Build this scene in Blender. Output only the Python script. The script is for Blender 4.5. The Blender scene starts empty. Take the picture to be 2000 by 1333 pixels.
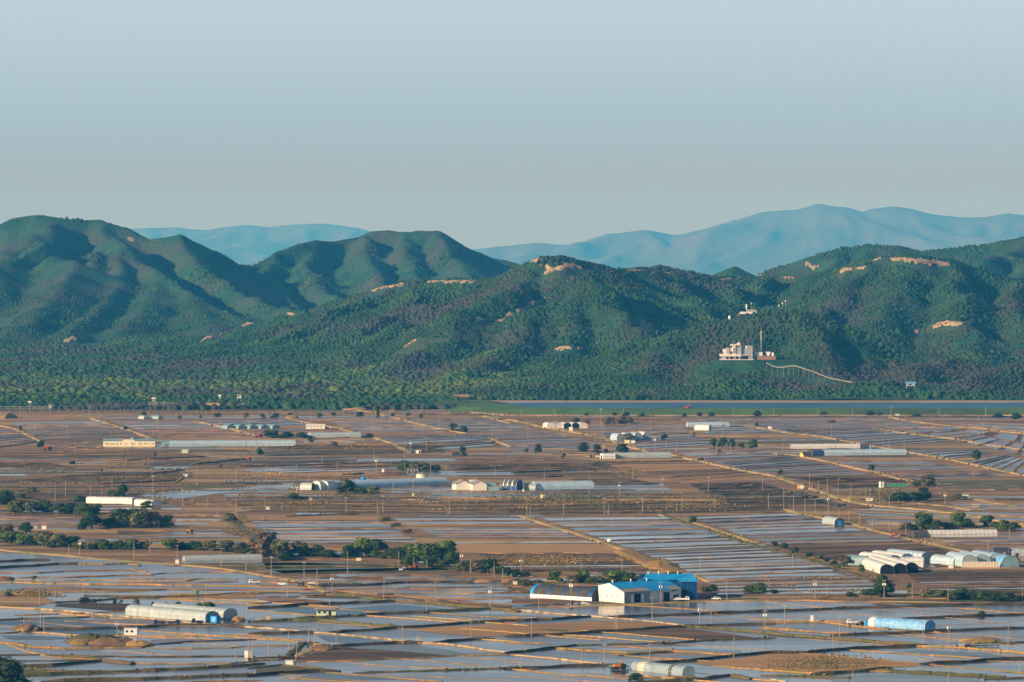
import bpy, math, random, bisect
import numpy as np
random.seed(7)
rng = np.random.default_rng(11)
R = math.radians
SC = bpy.context.scene
COL = SC.collection

HAZE = 0.000040
# ------------------------------------------------------------------ camera
H = 180.0          # camera height over the plain
F = 10000.0        # focal length in photo pixels (photo is 2000 wide)
CX, CY = 1000.0, 666.5
PITCH = math.atan((CY-420.0)/F)
cam_d = bpy.data.cameras.new("camera")
cam_d.sensor_width = 36.0
cam_d.lens = 36.0*F/2000.0
cam_d.clip_start = 1.0
cam_d.clip_end = 120000.0
cam = bpy.data.objects.new("camera", cam_d)
cam.location = (0, 0, H)
cam.rotation_euler = (math.pi/2-PITCH, 0, 0)
COL.objects.link(cam)
SC.camera = cam

# ------------------------------------------------------------------ sky and sun
SUN_AZ = R(-121.0)     # measured from +Y towards +X: from the left and a little behind the camera
SUN_EL = R(19.5)
world = bpy.data.worlds.new("World")
SC.world = world
world.use_nodes = True
wn = world.node_tree
bg = wn.nodes["Background"]
sky = wn.nodes.new("ShaderNodeTexSky")
sky.sky_type = 'NISHITA'
sky.sun_disc = False
sky.sun_elevation = SUN_EL
sky.sun_rotation = SUN_AZ
sky.altitude = 300
sky.air_density = 1.0
sky.dust_density = 0.6
sky.ozone_density = 3.0
# summer haze washes the clear sky out towards the horizon: a soft elevation gradient mixed over the sky model
tc = wn.nodes.new("ShaderNodeTexCoord"); sx = wn.nodes.new("ShaderNodeSeparateXYZ")
wn.links.new(tc.outputs["Generated"], sx.inputs[0])
rp = wn.nodes.new("ShaderNodeValToRGB"); wn.links.new(sx.outputs["Z"], rp.inputs[0])
SKYR = [(0.0, (.215, .240, .240)), (.018, (.222, .306, .376)), (.042, (.304, .388, .450)), (.09, (.33, .41, .485)), (.22, (.20, .27, .37)), (.45, (.06, .10, .18)), (1.0, (.02, .045, .12))]
rp.color_ramp.elements[0].position = 0; rp.color_ramp.elements[0].color = (*SKYR[0][1], 1)
rp.color_ramp.elements[1].position = 1; rp.color_ramp.elements[1].color = (*SKYR[-1][1], 1)
for p_, c_ in SKYR[1:-1]:
    e_ = rp.color_ramp.elements.new(p_); e_.color = (*c_, 1)
SKYS = 0.12
sc_ = wn.nodes.new("ShaderNodeVectorMath"); sc_.operation = 'SCALE'; sc_.inputs["Scale"].default_value = 1/SKYS
wn.links.new(rp.outputs[0], sc_.inputs[0])
mixn = wn.nodes.new("ShaderNodeMix"); mixn.data_type = 'RGBA'
mixn.inputs[0].default_value = 0.92
wn.links.new(sky.outputs[0], mixn.inputs[6]); wn.links.new(sc_.outputs[0], mixn.inputs[7])
wn.links.new(mixn.outputs[2], bg.inputs[0])
bg.inputs[1].default_value = SKYS
sun_d = bpy.data.lights.new("sun", 'SUN')
sun_d.energy = 5.0
sun_d.angle = R(0.5)
sun_d.color = (1.0, 0.78, 0.53)
sun = bpy.data.objects.new("sun", sun_d)
COL.objects.link(sun)
from mathutils import Vector
ts = Vector((math.sin(SUN_AZ)*math.cos(SUN_EL), math.cos(SUN_AZ)*math.cos(SUN_EL), math.sin(SUN_EL)))
sun.rotation_euler = ts.to_track_quat('Z', 'Y').to_euler()
sun.location = (0, 0, 2000)
SC.view_settings.view_transform = 'Standard'
SC.view_settings.look = 'None'
SC.view_settings.gamma = 1.0
SC.view_settings.exposure = 0.68
SC.render.engine = 'CYCLES'
SC.cycles.max_bounces = 4
SC.cycles.diffuse_bounces = 2
SC.cycles.glossy_bounces = 2
SC.cycles.transmission_bounces = 3
SC.cycles.transparent_max_bounces = 6
SC.cycles.volume_bounces = 0
SC.cycles.use_denoising = True
SC.cycles.sample_clamp_indirect = 4.0

# ------------------------------------------------------------------ photo geometry helpers
_cp, _sp = math.cos(PITCH), math.sin(PITCH)
def ray(px, py):
    a = (px-CX)/F; b = (CY-py)/F
    return (a, _cp + b*_sp, -_sp + b*_cp)
def G(px, py, z=0.0):            # where the line of sight through a photo point meets height z
    dx, dy, dz = ray(px, py)
    t = (H-z)/(-dz)
    return (dx*t, dy*t)
def P(px, py, d):                # point on the line of sight at distance d
    dx, dy, dz = ray(px, py)
    t = d/dy
    return (dx*t, d, H+dz*t)
def mpp(py):                     # metres per photo pixel on the plain at that row
    return G(CX, py)[1]/F

# ------------------------------------------------------------------ materials
MATS = {}
def mat(name, c1, c2=None, scale=0.2, rough=0.9, stretch=(1, 1, 1), c3=None, spec=0.2, metal=0.0, isl=0.0,
        bump=0.0, bscale=1.0, coord='P', alpha=None, trans=0.0, detail=5, lo=0.35, hi=0.65):
    m = bpy.data.materials.new(name); m.use_nodes = True
    nt = m.node_tree; N = nt.nodes; L = nt.links
    p = N["Principled BSDF"]
    p.inputs["Roughness"].default_value = rough
    p.inputs["Specular IOR Level"].default_value = spec
    p.inputs["Metallic"].default_value = metal
    p.inputs["Base Color"].default_value = (*c1, 1)
    if trans: p.inputs["Transmission Weight"].default_value = trans
    if alpha is not None: p.inputs["Alpha"].default_value = alpha
    src = None
    if c2 is not None or bump:
        if coord == 'P':
            g = N.new("ShaderNodeNewGeometry"); co = g.outputs["Position"]
        else:
            g = N.new("ShaderNodeTexCoord"); co = g.outputs["Object"]
        mp = N.new("ShaderNodeMapping"); mp.inputs["Scale"].default_value = stretch
        L.new(co, mp.inputs["Vector"]); co = mp.outputs[0]
    if c2 is not None:
        n = N.new("ShaderNodeTexNoise"); n.inputs["Scale"].default_value = scale
        n.inputs["Detail"].default_value = detail; n.inputs["Roughness"].default_value = 0.6
        L.new(co, n.inputs["Vector"])
        r = N.new("ShaderNodeValToRGB")
        r.color_ramp.elements[0].position = lo; r.color_ramp.elements[1].position = hi
        r.color_ramp.elements[0].color = (*c1, 1); r.color_ramp.elements[1].color = (*c2, 1)
        L.new(n.outputs[0], r.inputs[0]); src = r.outputs[0]
        if c3 is not None:
            n2 = N.new("ShaderNodeTexNoise"); n2.inputs["Scale"].default_value = scale*0.23
            n2.inputs["Detail"].default_value = 3
            L.new(co, n2.inputs["Vector"])
            r2 = N.new("ShaderNodeValToRGB"); r2.color_ramp.elements[0].position = 0.47; r2.color_ramp.elements[1].position = 0.6
            L.new(n2.outputs[0], r2.inputs[0])
            mx = N.new("ShaderNodeMix"); mx.data_type = 'RGBA'
            L.new(r2.outputs[0], mx.inputs[0]); L.new(src, mx.inputs[6]); mx.inputs[7].default_value = (*c3, 1)
            src = mx.outputs[2]
    if isl:
        g2 = N.new("ShaderNodeNewGeometry")
        mr = N.new("ShaderNodeMapRange"); mr.inputs[3].default_value = 1-isl; mr.inputs[4].default_value = 1+isl
        L.new(g2.outputs["Random Per Island"], mr.inputs[0])
        vm = N.new("ShaderNodeVectorMath"); vm.operation = 'SCALE'
        if src is not None: L.new(src, vm.inputs[0])
        else: vm.inputs[0].default_value = c1
        L.new(mr.outputs[0], vm.inputs["Scale"]); src = vm.outputs[0]
    if src is not None: L.new(src, p.inputs["Base Color"])
    if bump:
        n3 = N.new("ShaderNodeTexNoise"); n3.inputs["Scale"].default_value = bscale; n3.inputs["Detail"].default_value = 4
        L.new(co, n3.inputs["Vector"])
        b = N.new("ShaderNodeBump"); b.inputs["Strength"].default_value = 1.0; b.inputs["Distance"].default_value = bump
        L.new(n3.outputs[0], b.inputs["Height"]); L.new(b.outputs[0], p.inputs["Normal"])
    MATS[name] = m
    return m

def water_mat(name, base, base2, r0, r1, tint=(1, 1, 1)):
    m = bpy.data.materials.new(name); m.use_nodes = True
    nt = m.node_tree; N = nt.nodes; L = nt.links
    p = N["Principled BSDF"]
    p.inputs["IOR"].default_value = 1.33
    p.inputs["Specular Tint"].default_value = (*tint, 1)
    g = N.new("ShaderNodeNewGeometry")
    n = N.new("ShaderNodeTexNoise"); n.inputs["Scale"].default_value = 0.02; n.inputs["Detail"].default_value = 6
    mp = N.new("ShaderNodeMapping"); mp.inputs["Scale"].default_value = (1, 0.6, 1)
    L.new(g.outputs["Position"], mp.inputs["Vector"]); L.new(mp.outputs[0], n.inputs["Vector"])
    r = N.new("ShaderNodeValToRGB")
    r.color_ramp.elements[0].position = 0.4; r.color_ramp.elements[1].position = 0.62
    r.color_ramp.elements[0].color = (*base, 1); r.color_ramp.elements[1].color = (*base2, 1)
    L.new(n.outputs[0], r.inputs[0]); L.new(r.outputs[0], p.inputs["Base Color"])
    # roughness: one value per paddy, broken by wind streaks
    n2 = N.new("ShaderNodeTexNoise"); n2.inputs["Scale"].default_value = 0.03; n2.inputs["Detail"].default_value = 5
    mp2 = N.new("ShaderNodeMapping"); mp2.inputs["Scale"].default_value = (0.35, 1.2, 1)
    L.new(g.outputs["Position"], mp2.inputs["Vector"]); L.new(mp2.outputs[0], n2.inputs["Vector"])
    ad = N.new("ShaderNodeMath"); ad.operation = 'ADD'
    vo = N.new("ShaderNodeTexVoronoi"); vo.inputs["Scale"].default_value = .016
    mp3 = N.new("ShaderNodeMapping"); mp3.inputs["Scale"].default_value = (.55, 1.3, 0); mp3.inputs["Rotation"].default_value = (0, 0, .6)
    L.new(g.outputs["Position"], mp3.inputs[0]); L.new(mp3.outputs[0], vo.inputs["Vector"])
    sv_ = N.new("ShaderNodeSeparateColor"); L.new(vo.outputs["Color"], sv_.inputs[0])
    pi = N.new("ShaderNodeMath"); pi.operation = 'ADD'
    L.new(g.outputs["Random Per Island"], pi.inputs[0]); L.new(sv_.outputs[0], pi.inputs[1])
    ph = N.new("ShaderNodeMath"); ph.operation = 'MULTIPLY'; ph.inputs[1].default_value = .6; L.new(pi.outputs[0], ph.inputs[0])
    L.new(n2.outputs[0], ad.inputs[0]); L.new(ph.outputs[0], ad.inputs[1])
    mr = N.new("ShaderNodeMapRange"); mr.inputs[1].default_value = 0.4; mr.inputs[2].default_value = 1.5
    mr.inputs[3].default_value = r0; mr.inputs[4].default_value = r1
    L.new(ad.outputs[0], mr.inputs[0]); L.new(mr.outputs[0], p.inputs["Roughness"])
    MATS[name] = m
    return m

# plain
mat('soil', (.235, .142, .068), (.115, .072, .038), scale=.11, c3=(.33, .215, .09), stretch=(.13, 1, 1), isl=.32)
mat('dark_soil', (.105, .064, .036), (.05, .034, .024), scale=.22, stretch=(.12, 1, 1), isl=.25, c3=(.16, .10, .05))
mat('tan_soil', (.42, .245, .10), (.23, .14, .06), scale=.15, stretch=(.13, 1, 1), isl=.15)
mat('olive_field', (.085, .085, .035), (.13, .11, .06), scale=.06, stretch=(.3, 1, 1), c3=(.065, .09, .03), isl=.1)
mat('bank_orange', (.46, .25, .075), (.17, .10, .04), scale=.45, c3=(.22, .17, .045), isl=.25)
mat('bank_green', (.045, .058, .018), (.12, .105, .03), scale=.4, c3=(.12, .085, .04), isl=.15)
mat('bank_dark', (.035, .030, .02), (.06, .045, .028), scale=.4, c3=(.09, .07, .035), isl=.2)
mat('bank_brown', (.20, .115, .06), (.11, .068, .042), scale=.2, c3=(.32, .18, .075), isl=.3)
mat('concrete_pale', (.46, .35, .22), (.16, .12, .055), scale=.22, c3=(.34, .24, .12), lo=.42, hi=.56)
mat('dirt_road', (.50, .34, .165), (.36, .25, .11), scale=.1, c3=(.26, .21, .07))
mat('dry_grass', (.36, .22, .07), (.19, .13, .05), scale=.06, c3=(.10, .10, .035), isl=.3)
mat('levee_grass', (.05, .115, .028), (.085, .15, .03), scale=.03, isl=.05, c3=(.05, .085, .03))
mat('sand', (.42, .30, .2), (.3, .2, .13), scale=.02)
water_mat('paddy_water', (.055, .045, .042), (.085, .068, .06), .07, .27, (1, .97, 1))
water_mat('wet_mud', (.15, .092, .065), (.10, .065, .05), .20, .38, (.95, .90, .94))
water_mat('green_water', (.075, .095, .06), (.11, .12, .075), .15, .35)
water_mat('rippled_water', (.02, .05, .07), (.03, .06, .08), .26, .36, (.35, .62, .95))  # blue base and tint paint in the higher sky that ripples reflect
water_mat('river_water', (.006, .06, .12), (.012, .055, .095), .34, .42, (.16, .70, 1.0))

# ------------------------------------------------------------------ object helpers
def link(name, me, m=None, parent=None):
    o = bpy.data.objects.new(name, me)
    COL.objects.link(o)
    if m is not None and me is not None and not me.materials:
        me.materials.append(MATS[m] if isinstance(m, str) else m)
    if parent is not None: o.parent = parent
    return o
def np_mesh(name, V, Fc, smooth=False):
    """V (n,3); Fc list of faces or (m,k) array"""
    me = bpy.data.meshes.new(name)
    V = np.asarray(V, dtype=np.float32)
    if isinstance(Fc, np.ndarray):
        m_, k = Fc.shape
        me.vertices.add(len(V)); me.vertices.foreach_set("co", V.ravel())
        me.loops.add(m_*k); me.loops.foreach_set("vertex_index", Fc.astype(np.int32).ravel())
        me.polygons.add(m_)
        me.polygons.foreach_set("loop_start", np.arange(0, m_*k, k, dtype=np.int32))
        me.polygons.foreach_set("loop_total", np.full(m_, k, dtype=np.int32))
        me.update(calc_edges=True)
    else:
        me.from_pydata(V.tolist(), [], Fc); me.update()
    if smooth:
        me.polygons.foreach_set("use_smooth", [True]*len(me.polygons))
    return me
def setting(o, kind='structure', label=None, cat=None):
    o['kind'] = kind
    if label: o['label'] = label
    if cat: o['category'] = cat
    return o
def tag(o, label, cat, group=None):
    o['label'] = label; o['category'] = cat
    if group: o['group'] = group
    return o
def root(name, x, y, z=0, rz=0):
    o = bpy.data.objects.new(name, None); COL.objects.link(o)
    o.location = (x, y, z); o.rotation_euler = (0, 0, rz); o.empty_display_size = 1
    return o
class MB:
    def __init__(s): s.v = []; s.f = []
    def quad(s, *p):
        n = len(s.v); s.v += [tuple(q) for q in p]; s.f.append(tuple(range(n, n+len(p)))); return s
    def box(s, x0, x1, y0, y1, z0, z1):
        n = len(s.v)
        s.v += [(x0, y0, z0), (x1, y0, z0), (x1, y1, z0), (x0, y1, z0), (x0, y0, z1), (x1, y0, z1), (x1, y1, z1), (x0, y1, z1)]
        s.f += [(n, n+3, n+2, n+1), (n+4, n+5, n+6, n+7), (n, n+1, n+5, n+4), (n+1, n+2, n+6, n+5), (n+2, n+3, n+7, n+6), (n+3, n, n+4, n+7)]
        return s
    def prism(s, prof, x0, x1, caps=True):       # closed profile of (y,z) swept along x
        n = len(s.v); k = len(prof)
        s.v += [(x0, y, z) for y, z in prof]+[(x1, y, z) for y, z in prof]
        for i in range(k):
            j = (i+1) % k
            s.f.append((n+i, n+j, n+k+j, n+k+i))
        if caps: s.f += [tuple(n+i for i in range(k))[::-1], tuple(n+k+i for i in range(k))]
        return s
    def sheet(s, profs):                         # list of (x, [(y,z)...]) open sections
        n = len(s.v); k = len(profs[0][1])
        for x, pr in profs: s.v += [(x, y, z) for y, z in pr]
        for a in range(len(profs)-1):
            for i in range(k-1):
                q = n+a*k+i
                s.f.append((q, q+1, q+k+1, q+k))
        return s
    def tube(s, p0, p1, r0, r1=None, n=6, cap=True):
        r1 = r0 if r1 is None else r1
        a = Vector(p0); b = Vector(p1); d = (b-a).normalized()
        u = d.orthogonal().normalized(); w = d.cross(u)
        q = len(s.v)
        for c, r in ((a, r0), (b, r1)):
            for i in range(n):
                t = 2*math.pi*i/n
                s.v.append(tuple(c+u*(r*math.cos(t))+w*(r*math.sin(t))))
        for i in range(n):
            j = (i+1) % n
            s.f.append((q+i, q+j, q+n+j, q+n+i))
        if cap: s.f += [tuple(range(q, q+n))[::-1], tuple(range(q+n, q+2*n))]
        return s
    def build(s, name, m, parent=None, smooth=False):
        me = np_mesh(name, s.v, s.f, smooth)
        return link(name, me, m, parent)

# ------------------------------------------------------------------ noise
def _hash(ix, iy, seed):
    h = (ix.astype(np.int64)*374761393 + iy.astype(np.int64)*668265263 + seed*1442695041) & 0x7fffffff
    h = ((h ^ (h >> 13))*1274126177) & 0x7fffffff
    return ((h ^ (h >> 16)) & 0xffff)/65535.0
def vnoise(x, y, seed=0):
    x = np.asarray(x, float); y = np.asarray(y, float)
    ix = np.floor(x); iy = np.floor(y); fx = x-ix; fy = y-iy
    fx = fx*fx*(3-2*fx); fy = fy*fy*(3-2*fy)
    ix = ix.astype(np.int64); iy = iy.astype(np.int64)
    a = _hash(ix, iy, seed); b = _hash(ix+1, iy, seed); c = _hash(ix, iy+1, seed); d = _hash(ix+1, iy+1, seed)
    return (a*(1-fx)+b*fx)*(1-fy)+(c*(1-fx)+d*fx)*fy
def fbm(x, y, seed=0, oct=5, ridged=False):
    s = 0; a = 1.0; t = 0
    for o in range(oct):
        n = vnoise(x*2**o+17.3*o, y*2**o-9.1*o, seed+o)
        if ridged: n = 1-abs(2*n-1)
        s = s+a*n; t += a; a *= 0.5
    return s/t

# ================================================================== HILLS
# every ridge and spur: photo column, photo row and distance of its crest, turned into real 3-D crest lines
RIDGES = []
def ridge(pts, k=.62, r=10, b=14):
    RIDGES.append(([P(p[0], p[1]-(4.5 if p[2] < 7000 else 2), p[2]) for p in pts], k, r, b))
# front massif behind the river
ridge([(330,705,6750),(400,690,6650),(480,642,6600),(590,618,6500),(660,592,6450),(730,568,6400),(790,556,6350),(880,552,6300),(930,552,6280),(970,545,6260),(1000,530,6240),(1020,515,6220),(1050,507,6200),(1100,507,6200),(1140,515,6220),(1200,531,6300),(1240,529,6380),(1290,528,6500),(1340,540,6550),(1390,546,6600),(1440,545,6680),(1490,545,6700),(1550,546,6680),(1600,536,6600),(1650,530,6520),(1690,517,6500),(1740,506,6430),(1790,504,6400),(1850,517,6400),(1900,532,6400),(1960,551,6400),(2000,560,6400),(2080,590,6400),(2200,640,6300)], .55)
ridge([(1050,507,6200),(1000,555,6050),(930,605,5900),(850,655,5750),(780,700,5600)])
ridge([(880,552,6300),(800,600,6150),(700,648,6000),(600,690,5900)])
ridge([(790,556,6350),(700,598,6250),(600,642,6150),(520,678,6050),(440,705,6000)])
ridge([(960,560,6240),(900,590,6120),(800,640,5980),(700,690,5800)])
ridge([(1100,507,6200),(1130,560,6050),(1190,600,5900),(1250,640,5750),(1310,665,5600)])
ridge([(1080,510,6190),(1080,580,6020),(1020,640,5820),(950,690,5600),(880,725,5400)])
ridge([(1130,570,6000),(1120,640,5800),(1080,690,5600),(1060,725,5400)])
ridge([(1290,528,6500),(1320,575,6300),(1390,630,6050)])
ridge([(1390,546,6600),(1430,590,6400)])
ridge([(1490,545,6700),(1500,590,6450),(1540,625,6250)])
ridge([(1600,536,6600),(1560,600,6300),(1520,640,6150)])
ridge([(1690,517,6500),(1650,570,6300),(1600,630,6050)])
ridge([(1790,504,6400),(1750,570,6200),(1700,640,5950)])
ridge([(1850,517,6400),(1870,580,6150),(1890,640,5950),(1920,690,5700)])
ridge([(1960,551,6400),(1990,620,6100),(2010,680,5850)])
# nearer hill that carries the white observatory
ridge([(1230,690,5350),(1290,672,5380),(1330,655,5400),(1380,640,5400),(1430,622,5400),(1480,615,5400),(1540,612,5400),(1590,620,5400),(1650,652,5400),(1700,672,5400),(1780,693,5400),(1850,705,5400),(1900,718,5400),(1960,735,5350)], .5)
ridge([(1470,618,5400),(1455,665,5280),(1442,706,5180),(1430,740,5060)], .45, 22)
ridge([(1330,655,5400),(1280,705,5230),(1190,745,5100)])
ridge([(1540,612,5400),(1580,670,5280),(1620,715,5160),(1660,750,5060)])
ridge([(1780,693,5400),(1800,740,5110),(1820,765,5030)])
ridge([(2100,680,5200),(2010,705,5180),(1930,735,5110),(1880,755,5040)])
ridge([(1240,735,5100),(1150,750,5080),(1050,752,5080),(960,758,5050)], .3)
ridge([(1640,750,5040),(1760,756,5030),(1900,752,5050)], .3)
# left mountains
ridge([(-230,520,8300),(-150,480,8300),(-60,455,8300),(0,442,8300),(30,428,8300),(75,421,8300),(130,430,8300),(190,433,8300),(240,447,8280),(285,470,8260),(315,466,8250),(350,461,8230),(390,479,8250),(430,502,8300),(455,517,8400),(500,524,8500),(540,494,8600),(580,478,8650),(620,472,8700),(655,474,8750),(700,465,8800),(730,454,8800),(760,452,8800),(790,457,8800),(820,452,8800),(860,454,8800),(890,472,8800),(930,492,8800),(960,507,8800),(1000,514,8800),(1040,535,8800),(1100,575,8800)], .8, 8)
ridge([(190,433,8300),(250,476,8060),(310,520,7900),(360,560,7750),(420,595,7550),(490,622,7350)], .8, 5)
ridge([(120,440,8250),(60,470,8050),(20,500,7900),(-40,540,7700)], .55, 10)
ridge([(60,470,8050),(140,500,7850),(120,560,7600),(60,610,7300)], .5, 10)
ridge([(190,480,8050),(170,540,7800),(110,600,7450),(30,635,7100)], .75, 5)
ridge([(240,480,8050),(230,550,7800),(180,610,7400),(130,650,7000)], .75, 5)
ridge([(300,540,7850),(290,600,7500),(240,645,7150)], .5, 8)
ridge([(350,461,8230),(400,520,8000),(460,560,7850),(540,590,7650),(610,615,7500)], .8, 5)
ridge([(370,570,7700),(400,615,7350),(440,645,7050),(500,660,6900)], .5)
ridge([(250,655,6900),(330,640,6900),(400,650,6850),(450,672,6750)], .4)
ridge([(-60,660,6800),(60,668,6750),(140,672,6700)], .35)
ridge([(540,494,8600),(515,535,8400),(560,580,8100),(600,605,7900)], .8, 5)
ridge([(620,472,8700),(590,520,8500),(640,565,8200),(700,592,8000)], .8, 5)
ridge([(720,456,8800),(705,500,8550),(745,555,8250),(780,580,8100)], .8, 5)
ridge([(790,457,8800),(790,505,8550),(830,550,8300)], .8, 5)
ridge([(860,454,8800),(875,500,8550),(930,545,8300)], .8, 5)
# hills behind on the right
ridge([(1360,560,7500),(1400,540,7500),(1435,520,7500),(1475,540,7500),(1530,565,7500)], .5, 8)
ridge([(1480,545,8000),(1530,522,8000),(1580,502,8000),(1640,487,8000),(1690,480,8000),(1750,482,8000),(1800,492,8000),(1860,487,8000),(1910,482,8000),(1960,472,8000),(2000,465,8000),(2080,445,8000),(2200,430,8000)], .55)
ridge([(1640,487,8000),(1600,520,7800),(1560,545,7600)], .75, 5)
ridge([(1690,480,8000),(1700,520,7800)], .75, 5)
ridge([(2000,465,8000),(1930,500,7800),(1880,530,7600)], .75, 5)
ridge([(2080,445,8000),(2040,500,7700),(1980,545,7400)], .75, 5)

def seg_field(X, Y, pts, k, r, b, out, soft, track_=None):
    best = np.full(X.shape, -1e9); s0 = 0.0
    for (x0, y0, z0), (x1, y1, z1) in zip(pts[:-1], pts[1:]):
        dx, dy = x1-x0, y1-y0; L2 = dx*dx+dy*dy
        t = np.clip(((X-x0)*dx+(Y-y0)*dy)/L2, 0, 1)
        d = np.hypot(X-(x0+t*dx), Y-(y0+t*dy))
        z = np.maximum(z0+t*(z1-z0), 1.0)
        dd = np.sqrt(d*d+r*r)-r
        h = (z+b)*np.exp(-dd*k/(z+b))-b
        best = np.maximum(best, h)
        if track_ is not None:
            q = d < track_[0]; track_[0][q] = d[q]; track_[1][q] = (s0+t*math.sqrt(L2))[q]; track_[2][q] = (z0+t*(z1-z0))[q]
        s0 += math.sqrt(L2)
    hh = np.clip(0.5+0.5*(best-out)/soft, 0, 1)
    return out*(1-hh)+best*hh+soft*hh*(1-hh)*0.9

def terrain(x0, x1, y0, y1, step, ridges):
    xs = np.arange(x0, x1+1, step); ys = np.arange(y0, y1+1, step)
    X, Y = np.meshgrid(xs, ys)
    am = np.where(Y > 7000, 12, 20)
    wx = X+am*(fbm(X/120, Y/120, 5, 3)-.5)*2; wy = Y+am*(fbm(X/120, Y/120, 55, 3)-.5)*2
    Z = np.full(X.shape, -14.0)
    T = [np.full(X.shape, 1e9), np.zeros(X.shape), np.zeros(X.shape)]
    for pts, k, r, b in ridges:
        Z = seg_field(wx, wy, pts, k, r, b, Z, 7.0, T if len(pts) > 10 else None)
    return xs, ys, X, Y, Z, T
TX0, TX1, TY0, TY1, TS = -1500, 1500, 4960, 9600, 7.0
xs, ys, X, Y, Z, T = terrain(TX0, TX1, TY0, TY1, TS, RIDGES)
g = np.clip(Z/35, 0, 1)
far = np.clip((Y-7000)/600, 0, 1)
dC, sC = T[0], T[1]
fold = fbm(sC/(75+25*far)+.35*fbm(X/90, Y/90, 61, 2), dC/420+sC*0, 3, 4, True)-.72     # gullies that run down from the crest
gul = fbm(X/80, Y/100, 13, 4, True)-.70
k_ = np.clip(dC/70, 0, 1)
Z = Z + g*k_*(fold*(46+4*far)*np.exp(-dC/900)+gul*(20-6*far)) + g*(fbm(X/25, Y/25, 9, 3)-.5)*(4-2*far)*np.clip(k_+.35, 0, 1)
Z = Z + (1-g)*np.clip((Y-5000)/150, 0, 1)*(6*(fbm(X/160, Y/160, 21, 4)-.45))*(Z > -13.9) 
# levelled shelf for the observatory
ox, oy, oz = P(1460, 703, 5180)
pl = np.clip(1-(np.hypot((X-ox-10)/52, (Y-oy-6)/26)-1)*2.2, 0, 1)
Z = Z*(1-pl)+(oz-.2)*pl
Z = np.where(Z < 0.15, -0.4, Z)
HZ = Z
def height(x, y):
    fx = (np.asarray(x, float)-TX0)/TS; fy = (np.asarray(y, float)-TY0)/TS
    ins = (fx >= 0) & (fx < len(xs)-1.001) & (fy >= 0) & (fy < len(ys)-1.001)
    fx = np.clip(fx, 0, len(xs)-1.001); fy = np.clip(fy, 0, len(ys)-1.001)
    ix = fx.astype(int); iy = fy.astype(int); u = fx-ix; v = fy-iy
    z = (HZ[iy, ix]*(1-u)+HZ[iy, ix+1]*u)*(1-v)+(HZ[iy+1, ix]*(1-u)+HZ[iy+1, ix+1]*u)*v
    return np.where(ins, np.maximum(z, 0.0), 0.0)
def grid_mesh(name, X, Y, Z, m, smooth=True):
    h, w = X.shape
    V = np.stack([X, Y, Z], -1).reshape(-1, 3)
    i = np.arange(h*w).reshape(h, w)
    Fc = np.stack([i[:-1, :-1], i[:-1, 1:], i[1:, 1:], i[1:, :-1]], -1).reshape(-1, 4)
    return link(name, np_mesh(name, V, Fc, smooth), m)

mat('hill_ground', (.011, .050, .026), (.028, .072, .030), scale=.03, c3=(.042, .058, .034), bump=2.6, bscale=.14, lo=.4, hi=.6)
mat('far_mountain', (.105, .10, .085), (.075, .08, .065), scale=.0015)  # paler, redder base stands in for red haze light the volume barely scatters
setting(grid_mesh('hills', X, Y, Z, 'hill_ground'))

def hit(px, py, far_=9500., near=4940., step=10.):   # line of sight against the hills
    t = np.arange(near, far_, step)
    dx, dy, dz = ray(px, py)
    xx = dx/dy*t; zz = H+dz/dy*t
    hh = height(xx, t)
    k = np.nonzero(hh >= zz)[0]
    if not len(k): return None
    d = t[k[0]]
    return (dx/dy*d, d, float(height(dx/dy*d, d)))

# ---- far ranges
LOW = 440.0      # the country beyond the mountains drops to a lower basin
def far_range(name, pts, D, kk, rough):
    A = [P(x, y, D) for x, y in pts]
    A = [(x, y, z+LOW) for x, y, z in A]
    x0, x1 = A[0][0], A[-1][0]
    rs = [(A, kk, 30, 60)]
    rr = random.Random(len(pts))
    for i in range(len(A)):
        a = A[i]; c = a
        side = rr.choice((-1, 1))
        q = [(a[0], a[1], a[2]-8)]
        for s in range(4):
            c = (c[0]+side*rr.uniform(50, 500), c[1]-rr.uniform(500, 1000), c[2]*.76)
            q.append((c[0], c[1], c[2]-12))
        rs.append((q, kk*1.15, 30, 40))
    gx = np.arange(max(x0, -D*.125), min(x1, D*.125), D/1300.); gy = np.arange(D-6500, D+1500, D/420.)
    X, Y = np.meshgrid(gx, gy)
    wx = X+rough*5*(fbm(X/900, Y/900, 15, 3)-.5); wy = Y+rough*5*(fbm(X/900, Y/900, 75, 3)-.5)
    Z = np.full(X.shape, -10.0)
    T_ = [np.full(X.shape, 1e9), np.zeros(X.shape), np.zeros(X.shape)]
    for p_, k, r, b in rs: Z = seg_field(wx, wy, p_, k, r, b, Z, 12.0, T_ if p_ is A else None)
    kf = np.clip(T_[0]/500, 0, 1)
    Z = Z+np.clip(Z/80, 0, 1)*(kf*(fbm(T_[1]/520, T_[0]/2600, 31, 5, True)-.7)*rough*5+(fbm(X/160, Y/260, 37, 4)-.5)*rough*.5)
    Z = Z-LOW
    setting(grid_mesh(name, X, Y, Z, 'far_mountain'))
FD = 42000
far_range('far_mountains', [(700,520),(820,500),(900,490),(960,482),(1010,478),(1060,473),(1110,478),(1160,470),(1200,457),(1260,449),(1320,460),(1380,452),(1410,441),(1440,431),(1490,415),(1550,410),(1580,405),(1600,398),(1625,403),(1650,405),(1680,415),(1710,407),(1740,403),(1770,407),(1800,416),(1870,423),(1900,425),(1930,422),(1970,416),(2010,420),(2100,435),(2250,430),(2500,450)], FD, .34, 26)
far_range('far_mountains', [(-500,450),(-300,440),(-100,450),(100,455),(220,450),(250,446),(290,444),(340,443),(370,447),(400,448),(430,443),(470,438),(520,442),(570,438),(640,436),(690,443),(720,455),(800,475),(900,495),(1050,520)], 50000, .32, 22)

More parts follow.
